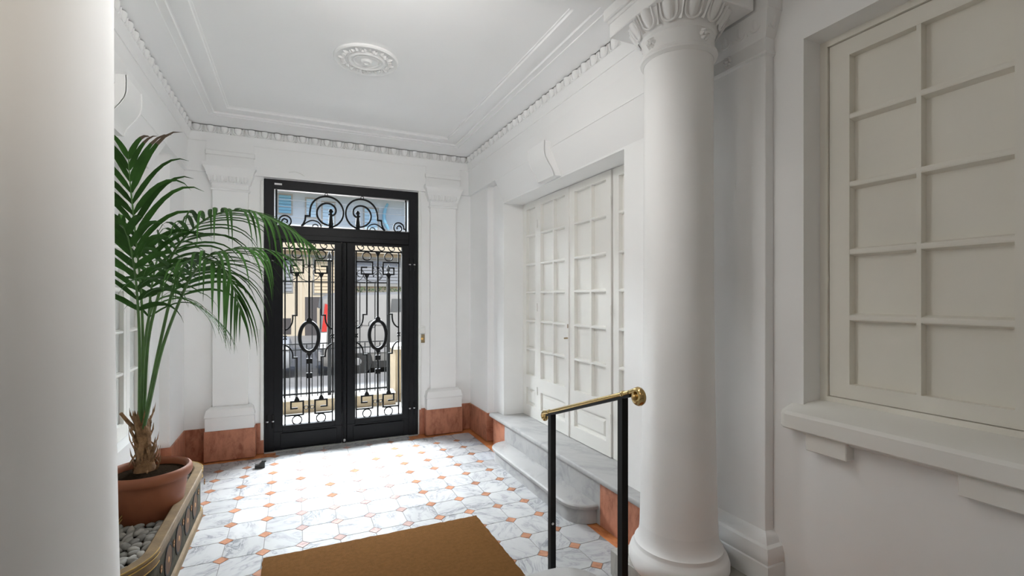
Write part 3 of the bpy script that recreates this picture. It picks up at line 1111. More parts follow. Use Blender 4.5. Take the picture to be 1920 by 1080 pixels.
obj('maker_sticker', e, M['label'], frame, smooth=0)['label'] = 'small silver maker sticker'
# transom light with scrolls
tr_ = MB()
for (x0, x1, z0, z1) in ((-.212, -.196, 2.353, 2.73), (1.188, 1.206, 2.353, 2.73), (-.196, 1.188, 2.353, 2.366), (-.196, 1.188, 2.716, 2.73)):
    tr_.box(x0, x1, PY - .02, PY + .02, z0, z1)
transom = obj('transom', tr_, M['steel'], gate, smooth=0)
e = MB(); e.box(-.205, 1.197, PY, PY + .006, 2.356, 2.727)
obj('glass_pane', e, M['glass'], transom, smooth=0)
for sx in (1, -1):
    cx = XG
    X = lambda x: cx + sx * (x - cx)       # mirror about the middle
    def rb(name, pts, w_, closed=False):
        e = MB(); e.ribbon([(X(a), b) for a, b in pts], w_, IY0, IY1, closed)
        return obj(name, e, M['iron'], transom, smooth=40)
    rb('edge_bar', [(-.180, 2.36), (-.180, 2.725)], .018)
    main = [(.058, 2.358), (.078, 2.385), (.094, 2.425), (.098, 2.470), (.140, 2.472), (.140, 2.505)]
    sp = arc(.312, 2.527, .168, 172, -80, 34)
    spiral = []
    for k in range(40):
        t = k / 39
        a = math.radians(-80 - 400 * t)
        r = .152 - .118 * t ** .8
        ccx, ccz = .318 + .030 * t, 2.529 + .008 * t
        spiral.append((ccx + r * math.cos(a), ccz + r * math.sin(a)))
    rb('scroll', main[:4] + [main[4], main[5]] + sp + spiral, .018)
    rb('corner_scroll', [(-.172, 2.385)] + arc(-.098, 2.402, .057, 190, -60, 20) + arc(-.094, 2.392, .036, -70, -250, 12) + arc(-.094, 2.402, .018, 80, -60, 6), .014)
    rb('arch_bar', [tuple(p_) for p_ in catmull([(.070, 2.360), (.105, 2.398), (.160, 2.425), (.215, 2.415), (.245, 2.386), (.252, 2.358)], 5)], .012)
    rb('arch_bar', arc(.195, 2.358, .028, 180, 0, 10), .010)
    rb('ring', arc(.305, 2.711, .015, 0, 360, 12)[:-1], .006, True)
    e = MB()
    e.lathe([(.024, 2.356), (.024, 2.364), (.012, 2.372), (.020, 2.380), (.024, 2.388), (.024, 2.398), (.028, 2.402), (.024, 2.43), (.018, 2.49), (.012, 2.515), (.014, 2.52), (.022, 2.528), (.024, 2.542), (.018, 2.556), (.006, 2.563)], X(.352), IY0 + .006, 12)
    obj('baluster', e, M['iron'], transom, smooth=40)

def leaf(x0, x1, px0, px1, cx, side):
    """one leaf of the street door: outer edges x0..x1, pane px0..px1, grille axis cx"""
    e = MB()
    z0, z1 = .012, 2.205
    a, b_ = FY0 + .004, FY1 - .012
    e.box(x0, px0 + .004, a, b_, z0, z1, .005)
    e.box(px1 - .004, x1, a, b_, z0, z1, .005)
    e.box(px0, px1, a, b_, 2.180, z1, .003)
    e.box(px0, px1, a, b_, .20, .262, .003)
    e.box(px0, px1, a + .012, b_, z0, .20)
    lf = obj('leaf', e, M['iron_frame'], gate, org=(cx, PY, 0))
    e = MB()
    e.box(x0 + .012, x1 - .012, a - .006, a + .004, .195, .206)
    e.box(px0 - .02, px1 + .02, a - .003, a + .006, .030, .185, .004)
    obj('kick_panel', e, M['iron_frame'], lf)
    e = MB()
    for (u0, u1, v0, v1) in ((px0 - .012, px0 + .004, .25, 2.19), (px1 - .004, px1 + .012, .25, 2.19), (px0, px1, .25, .262), (px0, px1, 2.178, 2.19)):
        e.box(u0, u1, a - .006, a + .01, v0, v1)
    obj('glazing_bead', e, M['iron_frame'], lf, smooth=0)
    e = MB(); e.box(px0 - .002, px1 + .002, PY, PY + .006, .258, 2.186)
    obj('glass_pane', e, M['glass'], lf, smooth=0)
    def rb(name, pts, w_, closed=False, y0=IY0, y1=IY1):
        e = MB(); e.ribbon(pts, w_, y0, y1, closed)
        return obj(name, e, M['iron'], lf, smooth=40)
    rb('top_bar', [(px0, 2.117), (px1, 2.117)], .016)
    # running hooks above the bar
    for k in range(5):
        hx = px0 + .025 + k * .113
        pts = [tuple(p_) for p_ in catmull([(hx, 2.180), (hx + .012, 2.150), (hx + .036, 2.129), (hx + .062, 2.136), (hx + .072, 2.158), (hx + .060, 2.174), (hx + .046, 2.166)], 4)]
        if pts[-1][0] < px1 + .03:
            rb('hook', [q for q in pts if q[0] < px1], .009)
    for s in (-1, 1):
        K = lambda d: cx + s * d
        rb('side_bar', [(K(.233), .262), (K(.233), 2.112)], .014)
        rb('ring', arc(K(.120), 2.062, .046, 0, 360, 24)[:-1], .011, True)
        rb('greek_key', [(K(.233), 1.998), (K(.058), 1.998), (K(.058), 1.863), (K(.178), 1.863), (K(.178), 1.937), (K(.116), 1.937)], .016)
        rb('small_ring', arc(K(.030), 1.936, .019, 0, 360, 14)[:-1], .006, True)
        up = [(K(.120), 1.862), (K(.120), 1.410), (K(.160), 1.410), (K(.160), 1.372), (K(.166), 1.330), (K(.184), 1.292), (K(.208), 1.268), (K(.233), 1.257)]
        rb('stepped_bar', up, .015)
        dn = [(K(.233), 1.098), (K(.208), 1.088), (K(.184), 1.064), (K(.166), 1.030), (K(.160), .995), (K(.160), .963), (K(.120), .963), (K(.120), .505)]
        rb('stepped_bar', dn, .015)
        e = MB()
        e.ribbon([(K(.120) - .032, 1.862), (K(.120), 1.832), (K(.120) + .032, 1.862)], .006, IY0, IY1)
        e.prism([(K(.120) - .030, 1.860), (K(.120) + .030, 1.860), (K(.120) + .008, 1.815), (K(.120) - .008, 1.815)], 'y', IY0 - .002, IY1)
        e.prism([(K(.120) - .026, .508), (K(.120) - .02, .53), (K(.120) - .008, .55), (K(.120) + .008, .55), (K(.120) + .02, .53), (K(.120) + .026, .508)], 'y', IY0 - .002, IY1)
        obj('collar', e, M['iron'], lf, smooth=0)
        rb('greek_key', [(K(.233), .357), (K(.058), .357), (K(.058), .500), (K(.177), .500), (K(.177), .428), (K(.112), .428)], .016)
        rb('small_ring', arc(K(.030), .430, .019, 0, 360, 14)[:-1], .006, True)
        rb('ring', arc(K(.118), .303, .046, 0, 360, 24)[:-1], .011, True)
        e = MB()
        for a_ in (45, 135):
            dx, dz = .024 * math.cos(math.radians(a_)), .03 * math.sin(math.radians(a_))
            e.ribbon([(K(.233) - dx, 1.178 - dz), (K(.233) + dx, 1.178 + dz)], .010, IY0 - .004, IY1)
        obj('star_boss', e, M['iron'], lf, smooth=0)
    rb('centre_bar', [(cx, 2.115), (cx, 1.355)], .018)
    rb('centre_bar', [(cx, 1.0), (cx, .262)], .018)
    e = MB()
    e.prism([(cx - .028, 2.112), (cx + .028, 2.112), (cx + .010, 2.070), (cx - .010, 2.070)], 'y', IY0 - .002, IY1)
    e.prism([(cx - .030, 1.352), (cx - .022, 1.372), (cx - .010, 1.385), (cx + .010, 1.385), (cx + .022, 1.372), (cx + .030, 1.352)], 'y', IY0 - .004, IY1)
    e.prism([(cx - .026, 1.005), (cx + .026, 1.005), (cx + .010, .970), (cx - .010, .970)], 'y', IY0 - .004, IY1)
    obj('collar', e, M['iron'], lf, smooth=0)
    pts = [(cx + .093 * math.cos(2 * PI * k / 40), IY0 + .004, 1.178 + .159 * math.sin(2 * PI * k / 40)) for k in range(41)]
    e = MB(); e.tube(pts, .0205, 10, cap=False)
    obj('oval', e, M['iron'], lf, smooth=60)
    for z in (.922, .768):
        e = MB(); e.box(cx - .030, cx + .030, IY0 - .012, IY1 + .004, z - .028, z + .028, .004)
        obj('square_knot', e, M['iron'], lf)
    hx = x0 - .004 if side < 0 else x1 + .004
    for z in (.32, 1.98):
        for dx in (0, .052 * side):
            e = MB(); e.tube([(hx + dx, FY0 - .004, z - .07), (hx + dx, FY0 - .004, z + .07)], .010, 8)
            obj('hinge', e, M['iron'], lf)
            e = MB(); e.tube([(hx + dx, FY0 - .006, z - .006), (hx + dx, FY0 - .006, z + .006)], .012, 8)
            obj('hinge_ring', e, M['steel'], lf)
    return lf
l_a = leaf(-.208, .462, -.124, .394, .134, -1)
l_b = leaf(.512, 1.200, .598, 1.120, .848, 1)
e = MB()
e.box(.464, .510, FY0 - .008, FY1 - .012, .012, 2.203, .006)
e.box(.474, .486, FY0 - .018, FY0, .02, 2.20, .004)
obj('meeting_bar', e, M['iron_frame'], gate)
e = MB(); e.lathe([(.010, .03), (.013, .036), (.013, .05), (.008, .058)], .487, FY0 - .020, 10)
obj('drop_bolt', e, M['steel'], gate)['label'] = 'small bright bolt foot'
e = MB(); e.box(-.293, 1.301, FY0 - .005, FY1 + .35, -.005, .008)
obj('threshold', e, M['step'], gate, smooth=0)

# door intercom and switches
t = empty('door_push_plate', (1.347, 5.50, 1.07), 'small bronze push plate with a lit button right of the door', 'push plate')
e = MB(); e.box(1.316, 1.382, 5.505, YB, 1.07, 1.166, .004)
obj('plate', e, M['bronze'], t)
e = MB(); e.lathe([(.014, 0), (.014, .006), (.010, .010)], 0, 0, 14)
e.v = [(1.349 + x, 5.506 - z, 1.118 + y) for x, y, z in e.v]
obj('button', e, M['amber'], t)
for (x0, x1, z0, z1, lab) in ((1.318, 1.388, 1.18, 1.262, 'small white switch box above the bronze plate'), (-.403, -.332, 1.20, 1.275, 'small white junction box left of the street door')):
    tb = empty('switch_box', ((x0 + x1) / 2, YB - .02, z0), lab, 'switch box')
    e = MB(); e.box(x0, x1, YB - .028, YB, z0, z1, .004)
    obj('housing', e, M['plastic'], tb)
    e = MB(); e.box(x0 + .014, x1 - .014, YB - .032, YB - .026, z0 + .014, z1 - .014, .002)
    obj('cover_plate', e, M['plastic'], tb)
# loose white cable above the door
pts = catmull([(-.06, 5.478, 2.905), (.0, 5.475, 2.915), (.06, 5.482, 2.90), (.12, 5.495, 2.865), (.19, 5.505, 2.835)], 6)
e = MB(); e.tube(pts, .006, 8)
tag(obj('white_cable', e, M['plastic'], smooth=60), 'short white cable hanging above the street door', 'cable')

# doorstop
t = empty('door_stop', (-.30, 5.07, 0), 'small black door stop on the floor before the left pilaster', 'door stop')
e = MB(); e.prism([(-.345, 0), (-.262, 0), (-.262, .055), (-.285, .055), (-.31, .035), (-.345, .03)], 'y', 5.03, 5.08)
obj('block', e, M['rubber'], t, smooth=0)
e = MB(); e.box(-.29, -.25, 5.036, 5.074, .05, .066, .004)
obj('pad', e, M['rubber'], t)

# ------------------------------------------------------------------ doormat
mt = empty('doormat', (.51, 2.82, 0), 'large plain brown coir doormat on the marble floor', 'doormat')
e = MB()
nx, ny = 46, 30
x0, x1, y0, y1 = -.180, 1.198, 2.405, 3.265
vs = []
for j in range(ny + 1):
    for i in range(nx + 1):
        ed = (i in (0, nx)) or (j in (0, ny))
        dx = random.uniform(-.003, .003) if ed else 0
        vs.append((x0 + (x1 - x0) * i / nx + dx, y0 + (y1 - y0) * j / ny + dx, .017 + random.uniform(-.0012, .0012) - (.004 if ed else 0)))
nt_ = len(vs)
fs = [(j * (nx + 1) + i, j * (nx + 1) + i + 1, (j + 1) * (nx + 1) + i + 1, (j + 1) * (nx + 1) + i) for j in range(ny) for i in range(nx)]
loop = [i for i in range(nx + 1)] + [(j + 1) * (nx + 1) - 1 for j in range(1, ny + 1)] + [ny * (nx + 1) + i for i in range(nx - 1, -1, -1)] + [j * (nx + 1) for j in range(ny - 1, 0, -1)]
for k in loop:
    vs.append((vs[k][0], vs[k][1], .0005))
nl = len(loop)
for k in range(nl):
    fs.append((loop[k], loop[(k + 1) % nl], nt_ + (k + 1) % nl, nt_ + k))
e.add(vs, fs)
obj('pile', e, M['coir'], mt, smooth=60)

# ------------------------------------------------------------------ handrail
HX, HY1, HY2 = 1.334, 2.381, 1.734
HZ = lambda y: .944 + (y - HY1) * (1.162 - .944) / (HY2 - HY1)
hr = empty('handrail', (HX, 2.05, 0), 'brass handrail on two square black posts at the foot of the steps', 'handrail')
for y, z0 in ((HY1, 0.0), (HY2, .288)):
    z0 = UP if y == HY1 and False else z0
    e = MB()
    h = .0165
    za, zb = HZ(y - h) - .014, HZ(y + h) - .014
    vs = [(HX - h, y - h, z0), (HX + h, y - h, z0), (HX + h, y + h, z0), (HX - h, y + h, z0), (HX - h, y - h, za), (HX + h, y - h, za), (HX + h, y + h, zb), (HX - h, y + h, zb)]
    e.add(vs, [(0, 3, 2, 1), (4, 5, 6, 7), (0, 1, 5, 4), (1, 2, 6, 5), (2, 3, 7, 6), (3, 0, 4, 7)])
    obj('post', e, M['iron'], hr, smooth=0)
e = MB(); e.lathe([(.007, 0), (.007, .003), (.004, .005)], 0, 0, 12)
e.v = [(HX - .004 + y, HY1 - .0165 - z, .315 + x) for x, y, z in e.v]
obj('screw', e, M['steel'], hr)['label'] = 'small bright screw head'
e = MB()
ya, yb = HY1 + .05, HY2 - .06
e.prism([(ya, HZ(ya) - .016), (yb, HZ(yb) - .016), (yb, HZ(yb) - .004), (ya, HZ(ya) - .004)], 'x', HX - .013, HX + .013)
obj('flat_bar', e, M['iron'], hr, smooth=0)
e = MB()
ya, yb = HY1 + .055, HY2 - .05
e.tube([(HX, ya, HZ(ya) + .004), (HX, yb, HZ(yb) + .004)], .0125, 14)
obj('rail', e, M['brass'], hr, smooth=60)
for y in (HY1 + .03, HY2 - .005):
    e = MB()
    for k, r in ((-.010, .0145), (-.004, .017), (.004, .017), (.010, .0145)):
        pass
    e.tube([(HX, y + d, HZ(y + d) + .004) for d in (.012, .007, 0, -.007, -.012)], [.0130, .0155, .0165, .0155, .0130], 14)
    obj('rail_collar', e, M['brass'], hr, smooth=60)
def volute(y0, dirn, r0, wid, name):
    """curled rail end in the YZ plane; dirn +1 curls away towards +Y"""
    z0 = HZ(y0) + .004
    pts = []; rad = []
    zc = z0 - r0
    n = 22
    pts.append((HX, y0 - dirn * .05, HZ(y0 - dirn * .05) + .004)); rad.append(.0128)
    pts.append((HX, y0 - dirn * .02, HZ(y0 - dirn * .02) + .005)); rad.append(.0145)
    for k in range(n + 1):
        t = k / n
        a = math.radians(90 - 330 * t)
        r = r0 * (1 - .55 * t)
        pts.append((HX, y0 + dirn * r * math.cos(a), zc + r * math.sin(a) + .002)); rad.append(.0155 + (wid - .0155) * min(1, t * 2.2) * (1 - .35 * t))
    e = MB(); e.tube(pts, rad, 14)
    vo = obj('scroll_end', e, M['brass'], hr, smooth=60)
    e = MB()
    e.lathe([(.001, -.03 - 0), (r0 * .35, -.028), (r0 * .5, -.02), (r0 * .55, .02), (r0 * .35, .028), (.001, .03)], 0, 0, 14)
    s = wid / .022
    e.v = [(HX + z * s, y0 + x, zc + y) for x, y, z in e.v]
    obj('scroll_eye', e, M['brass_dull'], vo, smooth=60)
volute(HY1 + .085, 1, .019, .0155, 'lower')
volute(HY2 - .105, -1, .027, .022, 'upper')

# ------------------------------------------------------------------ planter trough
PX0, PX1, PYA, PYB = -1.058, -.632, 2.62, 4.36
pt = empty('planter', (-.84, 3.49, 0), 'long painted stone planter with gilt rim and brown discs against the left wall', 'planter')
def stadium(d, n=10, r=.27):
    return round_rect(PX0, PX1 + d, PYA - d, PYB + d, r + d, {(1, 1), (1, -1)}, n)
def shell(prof, outer_only=False):
    """prof: list of (offset outwards from the side face, z)"""
    e = MB()
    rings = [stadium(d) for d, z in prof]
    n = len(rings[0])
    vs = [(x, y, z) for r, (d, z) in zip(rings, prof) for x, y in r]
    fs = []
    for i in range(len(prof) - 1):
        fs += [(i * n + k, i * n + (k + 1) % n, (i + 1) * n + (k + 1) % n, (i + 1) * n + k) for k in range(n)]
    e.add(vs, fs)
    return e
obj('side', shell([(0, .02), (0, .288)]), M['mosaic'], pt, smooth=40)
obj('foot_moulding', shell([(.006, 0), (.016, 0), (.016, .035), (.010, .045), (.002, .05), (-.004, .05)]), M['rim'], pt, smooth=30)
obj('rim', shell([(-.01, .285), (.012, .285), (.014, .290), (.014, .326), (.008, .330), (.014, .334), (.018, .340), (.018, .348), (.012, .353), (-.034, .353), (-.041, .348), (-.043, .25)]), M['rim'], pt, smooth=30)
def gilt_line(d, z, r=.0028):
    o = stadium(d)
    e = MB(); e.tube([(x, y, z) for x, y in o if x > PX0 + .001], r, 6)
    obj('gilt_line', e, M['gold'], pt, smooth=60)
gilt_line(.0155, .331, .0035); gilt_line(.0145, .288, .003); gilt_line(.004, .05, .0025); gilt_line(.015, .352, .003)
e = MB(); o_ = stadium(-.055); e.prism(o_, 'z', .02, .268)
obj('gravel_bed', e, M['soil'], pt, smooth=0)
def disc_at(y, z, r, x=PX1 + .0005, m=None, nm='disc', ang=0.0, cxy=None):
    pts = arc(0, 0, r, 0, 360, 20)[:-1]
    ins = arc(0, 0, r * .86, 0, 360, 20)[:-1]
    ctr = arc(0, 0, r * .18, 0, 360, 20)[:-1]
    n = 20
    e = MB()
    vs = [(0, a, b) for a, b in pts] + [(.004, a, b) for a, b in pts] + [(.0045, a, b) for a, b in ins] + [(.003, a * .97, b * .97) for a, b in ins] + [(.003, a, b) for a, b in ctr] + [(.005, a * .8, b * .8) for a, b in ctr]
    e.add(vs[:3 * n], [(i, (i + 1) % n, n + (i + 1) % n, n + i) for i in range(n)] + [(n + i, n + (i + 1) % n, 2 * n + (i + 1) % n, 2 * n + i) for i in range(n)], 1)
    k0 = len(e.v)
    e.v += vs[2 * n:5 * n]; 
    def Q(i, j): return k0 + i * n + j
    for i in range(n):
        e.f.append((Q(0, i), Q(0, (i + 1) % n), Q(1, (i + 1) % n), Q(1, i))); e.mi.append(1)
        e.f.append((Q(1, i), Q(1, (i + 1) % n), Q(2, (i + 1) % n), Q(2, i))); e.mi.append(0)
    k1 = len(e.v)
    e.v += vs[4 * n:6 * n]
    for i in range(n):
        e.f.append((k1 + i, k1 + (i + 1) % n, k1 + n + (i + 1) % n, k1 + n + i)); e.mi.append(2)
    e.f.append(tuple(range(k1 + n, k1 + 2 * n))); e.mi.append(2)
    if cxy is None:
        e.v = [(x + a, y + b, z + c_) for a, b, c_ in e.v]
    else:
        ca, sa = math.cos(ang), math.sin(ang)
        e.v = [(cxy[0] + a * ca - b * sa, cxy[1] + a * sa + b * ca, z + c_) for a, b, c_ in e.v]
    return obj(nm, e, m or [M['disc'], M['disc_rim'], M['disc_light']], pt, smooth=0)
for k in range(5):
    y = 3.14 + .25 * k
    if y < 4.05:
        disc_at(y, .170, .088)
    disc_at(y + .125, .215 if k % 2 else .20, .022, m=[M['disc_light'], M['disc'], M['disc']], nm='small_disc')
rc = .27
ccx, ccy = PX1 - rc, PYA + rc
for ang, r, z, nm in ((-20, .022, .20, 'small_disc'), (-52, .084, .170, 'disc'), (-80, .022, .20, 'small_disc')):
    a = math.radians(ang)
    disc_at(0, z, r, ang=a, cxy=(ccx + (rc + .001) * math.cos(a), ccy + (rc + .001) * math.sin(a)), nm=nm, m=None if nm == 'disc' else [M['disc_light'], M['disc'], M['disc']])
disc_at(2.985, .20, .022, m=[M['disc_light'], M['disc'], M['disc']], nm='small_disc')

# ------------------------------------------------------------------ pebbles
def pebble_mesh(sx, sy, sz, seed):
    rnd = random.Random(seed)
    e = MB()
    n, rws = 8, 5
    vs = [(0, 0, -sz)]
    ph = [rnd.uniform(.85, 1.15) for _ in range(n)]
    for i in range(1, rws):
        a = -PI / 2 + PI * i / rws
        for k in range(n):
            b = 2 * PI * k / n
            vs.append((sx * math.cos(a) * math.cos(b) * ph[k], sy * math.cos(a) * math.sin(b) * ph[(k + 3) % n], sz * math.sin(a)))
    vs.append((0, 0, sz))
    fs = [(0, 1 + (k + 1) % n, 1 + k) for k in range(n)]
    for i in range(rws - 2):
        for k in range(n):
            fs.append((1 + i * n + k, 1 + i * n + (k + 1) % n, 1 + (i + 1) * n + (k + 1) % n, 1 + (i + 1) * n + k))
    t = 1 + (rws - 2) * n
    fs += [(t + k, t + (k + 1) % n, len(vs) - 1) for k in range(n)]
    e.add(vs, fs)
    return e
peb = []
rnd = random.Random(3)
POT = (-.816, 3.555)
LABP = 'smooth grey river pebble lying in the planter around the pot'
for k in range(5):
    sz = (.030 + .006 * (k % 3), .020 + .003 * (k % 2), .015 + .002 * (k % 3))
    o = obj('pebble', pebble_mesh(*sz, k), M['pebble'], org=(0, 0, 0), smooth=80)
    tag(o, LABP, 'pebble', 'grey pebbles in the planter')
    peb.append(o)
spots = []
tries = 0
def inside(x, y, mrg):
    if x > PX1 - .062 - mrg or x < PX0 + .02 + mrg or y < PYA + .062 + mrg or y > PYB - .062 - mrg:
        return False
    r = .21
    for cy_, sg in ((PYA + .27, -1), (PYB - .27, 1)):
        cx_ = PX1 - .27
        if x > cx_ and (y - cy_) * sg > 0 and math.hypot(x - cx_, y - cy_) > r - mrg:
            return False
    return True
while len(spots) < 190 and tries < 30000:
    tries += 1
    x, y = rnd.uniform(PX0, PX1), rnd.uniform(2.68, 4.3)
    if x < -.31 * y or not inside(x, y, .018) or math.hypot(x - POT[0], y - POT[1]) < .195:
        continue
    if any((x - a) ** 2 + (y - b) ** 2 < .037 ** 2 for a, b, _ in spots):
        continue
    spots.append((x, y, .281 + rnd.uniform(-.004, .010)))
for k, (x, y, z) in enumerate(spots):
    src = peb[k % 5]
    if k < 5:
        o = src
        o.location = (x, y, z)
    else:
        o = clone(src, (x, y, z))
    o.rotation_euler = (rnd.uniform(-.35, .35), rnd.uniform(-.35, .35), rnd.uniform(0, PI))

# ------------------------------------------------------------------ potted palm
pm_ = empty('potted_palm', (POT[0], POT[1], .265), 'tall arching palm in a round terracotta pot standing in the planter', 'potted plant')
px, py = POT
e = MB()
e.lathe([(.165, .270), (.170, .275), (.192, .43), (.202, .505), (.220, .508), (.226, .52), (.226, .545), (.220, .560), (.209, .566), (.199, .560), (.195, .545), (.193, .50)], px, py, 48, True, False)
obj('pot', e, M['terracotta'], pm_, smooth=45)
e = MB(); e.lathe([(.1935, .522), (.12, .532), (.06, .54), (.001, .545)], px, py, 28, False, False)
obj('soil', e, M['soil'], pm_, smooth=60)
e = MB()
tb, tt = Vector((-.836, 3.585, .525)), Vector((-.846, 3.55, .86))
pts = [tb.lerp(tt, k / 8) for k in range(9)]
e.tube(pts, [.064, .052, .046, .042, .040, .040, .040, .038, .034], 12)
trunk = obj('trunk', e, M['bark'], pm_, smooth=40)
rnd = random.Random(11)
for k in range(60):
    t = rnd.uniform(.02, .98)
    a = rnd.uniform(0, 2 * PI)
    p0 = tb.lerp(tt, t)
    r = .048 - .012 * t + (.02 if t < .1 else 0)
    d = Vector((math.cos(a), math.sin(a), 0))
    s_ = Vector((-math.sin(a), math.cos(a), 0))
    L = rnd.uniform(.07, .13)
    wdt = rnd.uniform(.009, .018)
    up = rnd.uniform(.8, 1.3) if rnd.random() < .8 else rnd.uniform(-1.0, -.2)
    b0 = p0 + d * (r * .85)
    tip = b0 + d * (L * .32) + Vector((0, 0, L * up))
    mid = b0.lerp(tip, .5) + d * .008
    e = MB()
    e.add([b0 - s_ * wdt, b0 + s_ * wdt, mid - s_ * wdt * .7, mid + s_ * wdt * .7, tip, mid + d * .006, b0 + d * .01],
          [(0, 6, 5, 2), (6, 1, 3, 5), (2, 5, 4), (5, 3, 4)])
    obj('bark_scale', e, M['bark'], trunk, smooth=0, recalc=False)
e = MB()
e.tube([(-.86, 3.56, .78), (-.905, 3.52, .86), (-.935, 3.50, .92)], [.014, .011, .009], 8)
obj('cut_stalk', e, M['bark'], trunk, smooth=60)
FR = {
 'a': [(-.846, 3.549, .80), (-.846, 3.549, .899), (-.834, 3.522, 1.305), (-.834, 3.478, 1.656), (-.856, 3.444, 2.029), (-.869, 3.406, 2.299), (-.868, 3.383, 2.425)],
 'b': [(-.843, 3.553, .80), (-.84, 3.568, .894), (-.822, 3.582, 1.331), (-.756, 3.552, 1.642), (-.674, 3.493, 1.876), (-.534, 3.385, 2.035), (-.391, 3.276, 2.105), (-.232, 3.16, 2.104), (-.12, 3.076, 2.049), (-.025, 3.011, 1.985), (.05, 2.966, 1.923)],
 'c': [(-.838, 3.540, .80), (-.816, 3.514, .904), (-.728, 3.408, 1.311), (-.627, 3.274, 1.676), (-.541, 3.191, 1.768), (-.439, 3.1, 1.83), (-.302, 3.016, 1.867), (-.169, 2.934, 1.868), (-.063, 2.885, 1.838)],
 'd': [(-.835, 3.535, .80), (-.805, 3.487, .909), (-.698, 3.339, 1.316), (-.567, 3.18, 1.638), (-.502, 3.107, 1.746), (-.426, 3.028, 1.796), (-.348, 2.96, 1.751), (-.295, 2.925, 1.636), (-.264, 2.911, 1.508)],
 'e': [(-.848, 3.545, .80), (-.846, 3.505, .909), (-.828, 3.431, 1.313), (-.815, 3.337, 1.593), (-.812, 3.248, 1.799), (-.825, 3.188, 1.938), (-.846, 3.132, 2.008)],
 'f': [(-.850, 3.565, .80), (-.863, 3.667, .875), (-.867, 3.757, 1.318), (-.859, 3.819, 1.662), (-.823, 3.868, 1.913), (-.762, 3.884, 2.025), (-.678, 3.89, 2.049)],
 'g': [(-.848, 3.560, .80), (-.851, 3.596, .889), (-.863, 3.688, 1.29), (-.842, 3.745, 1.524), (-.776, 3.781, 1.606), (-.661, 3.795, 1.585), (-.525, 3.799, 1.483), (-.414, 3.792, 1.353)],
}
CR = Vector((.910, -.414, 0))      # across the hall
def leaflet(P, T, S, L, W, ang, lift, droop, brown, frond, rn):
    D = (T * math.cos(ang) + S * math.sin(ang) + Vector((0, 0, lift))).normalized()
    N = D.cross(T)
    if N.length < 1e-4: N = Vector((0, 0, 1))
    n = 8
    step = L / n
    Wv = T - D * T.dot(D)
    Wv = Wv.normalized() if Wv.length > 1e-4 else S
    Nn = D.cross(Wv).normalized()
    p = P.copy()
    vs = []; fs = []; mi = []
    for k in range(n + 1):
        t = k / n
        wd = W * (min(1, .35 + t * 4) * (1 - t ** 1.25)) * .5 + .0004
        Nk = D.cross(Wv).normalized()
        vs += [p - Wv * wd, p + Nk * wd * .28, p + Wv * wd]
        if k < n:
            D = (D + Vector((0, 0, -1)) * droop * (.25 + 1.5 * t * t) / n * 3).normalized()
            Wv = (Wv - D * Wv.dot(D)).normalized()
            p = p + D * step
            if p.x < -1.03: p.x = -1.03 + .1 * (p.x + 1.03) * 0
    for k in range(n):
        a = 3 * k
        fs += [(a, a + 1, a + 4, a + 3), (a + 1, a + 2, a + 5, a + 4)]
        mi += [1 if (brown and k >= 5) else 0] * 2
    e = MB(); e.v = vs; e.f = fs; e.mi = mi
    return obj('leaflet', e, [M['leaf'], M['leaf_tip']], frond, smooth=60, recalc=False)
def frond(key, start, pairs, Lmax, W, smode, ang, lift, droop, r0=.011, brown_last=0):
    pts = catmull(FR[key], 6)
    n = len(pts)
    e = MB(); e.tube(pts, [r0 * (1 - .82 * k / (n - 1)) for k in range(n)], 7)
    fr = obj('frond', e, M['stalk'], pm_, smooth=60)
    ln = [0]
    for k in range(1, n): ln.append(ln[-1] + (pts[k] - pts[k - 1]).length)
    tot = ln[-1]
    for i in range(pairs):
        t = start + (1 - start) * (i + .5) / pairs
        s = t * tot
        k = max(j for j in range(n - 1) if ln[j] <= s)
        fct = (s - ln[k]) / (ln[k + 1] - ln[k])
        P = pts[k].lerp(pts[k + 1], fct)
        T = (pts[min(n - 1, k + 2)] - pts[max(0, k - 1)]).normalized()
        u = i / (pairs - 1)
        Lk = Lmax * (.55 + .45 * math.sin(PI * min(1, .25 + u * .62))) * (1 - .42 * max(0, u - .75) / .25)
        for sgn in (-1, 1):
            if smode == 'face':
                S = CR * sgn
            else:
                h = Vector((T.x, T.y, 0))
                h = h.normalized() if h.length > .05 else CR
                S = Vector((-h.y, h.x, 0)) * sgn
            S = (S - T * S.dot(T)).normalized()
            a = ang * (1.12 - .55 * u) + rnd.uniform(-.08, .08)
            leaflet(P, T, S, Lk * rnd.uniform(.9, 1.1), W * rnd.uniform(.85, 1.1), a, lift + rnd.uniform(-.05, .05), droop * rnd.uniform(.8, 1.25), brown_last and i >= pairs - brown_last, fr, rnd)
    # end leaflet
    return fr
frond('a', .54, 12, .54, .042, 'face', .78, .12, .85, brown_last=4)
frond('b', .46, 26, .50, .027, 'hor', .85, .10, 1.15)
frond('c', .52, 18, .50, .026, 'hor', .80, .06, 1.25)
frond('d', .56, 15, .46, .026, 'hor', .80, .02, 1.2)
frond('e', .56, 9, .40, .042, 'face', .9, .1, .9)
frond('f', .60, 9, .38, .034, 'hor', .9, .12, .9)
frond('g', .50, 10, .40, .018, 'hor', .75, .0, .9)

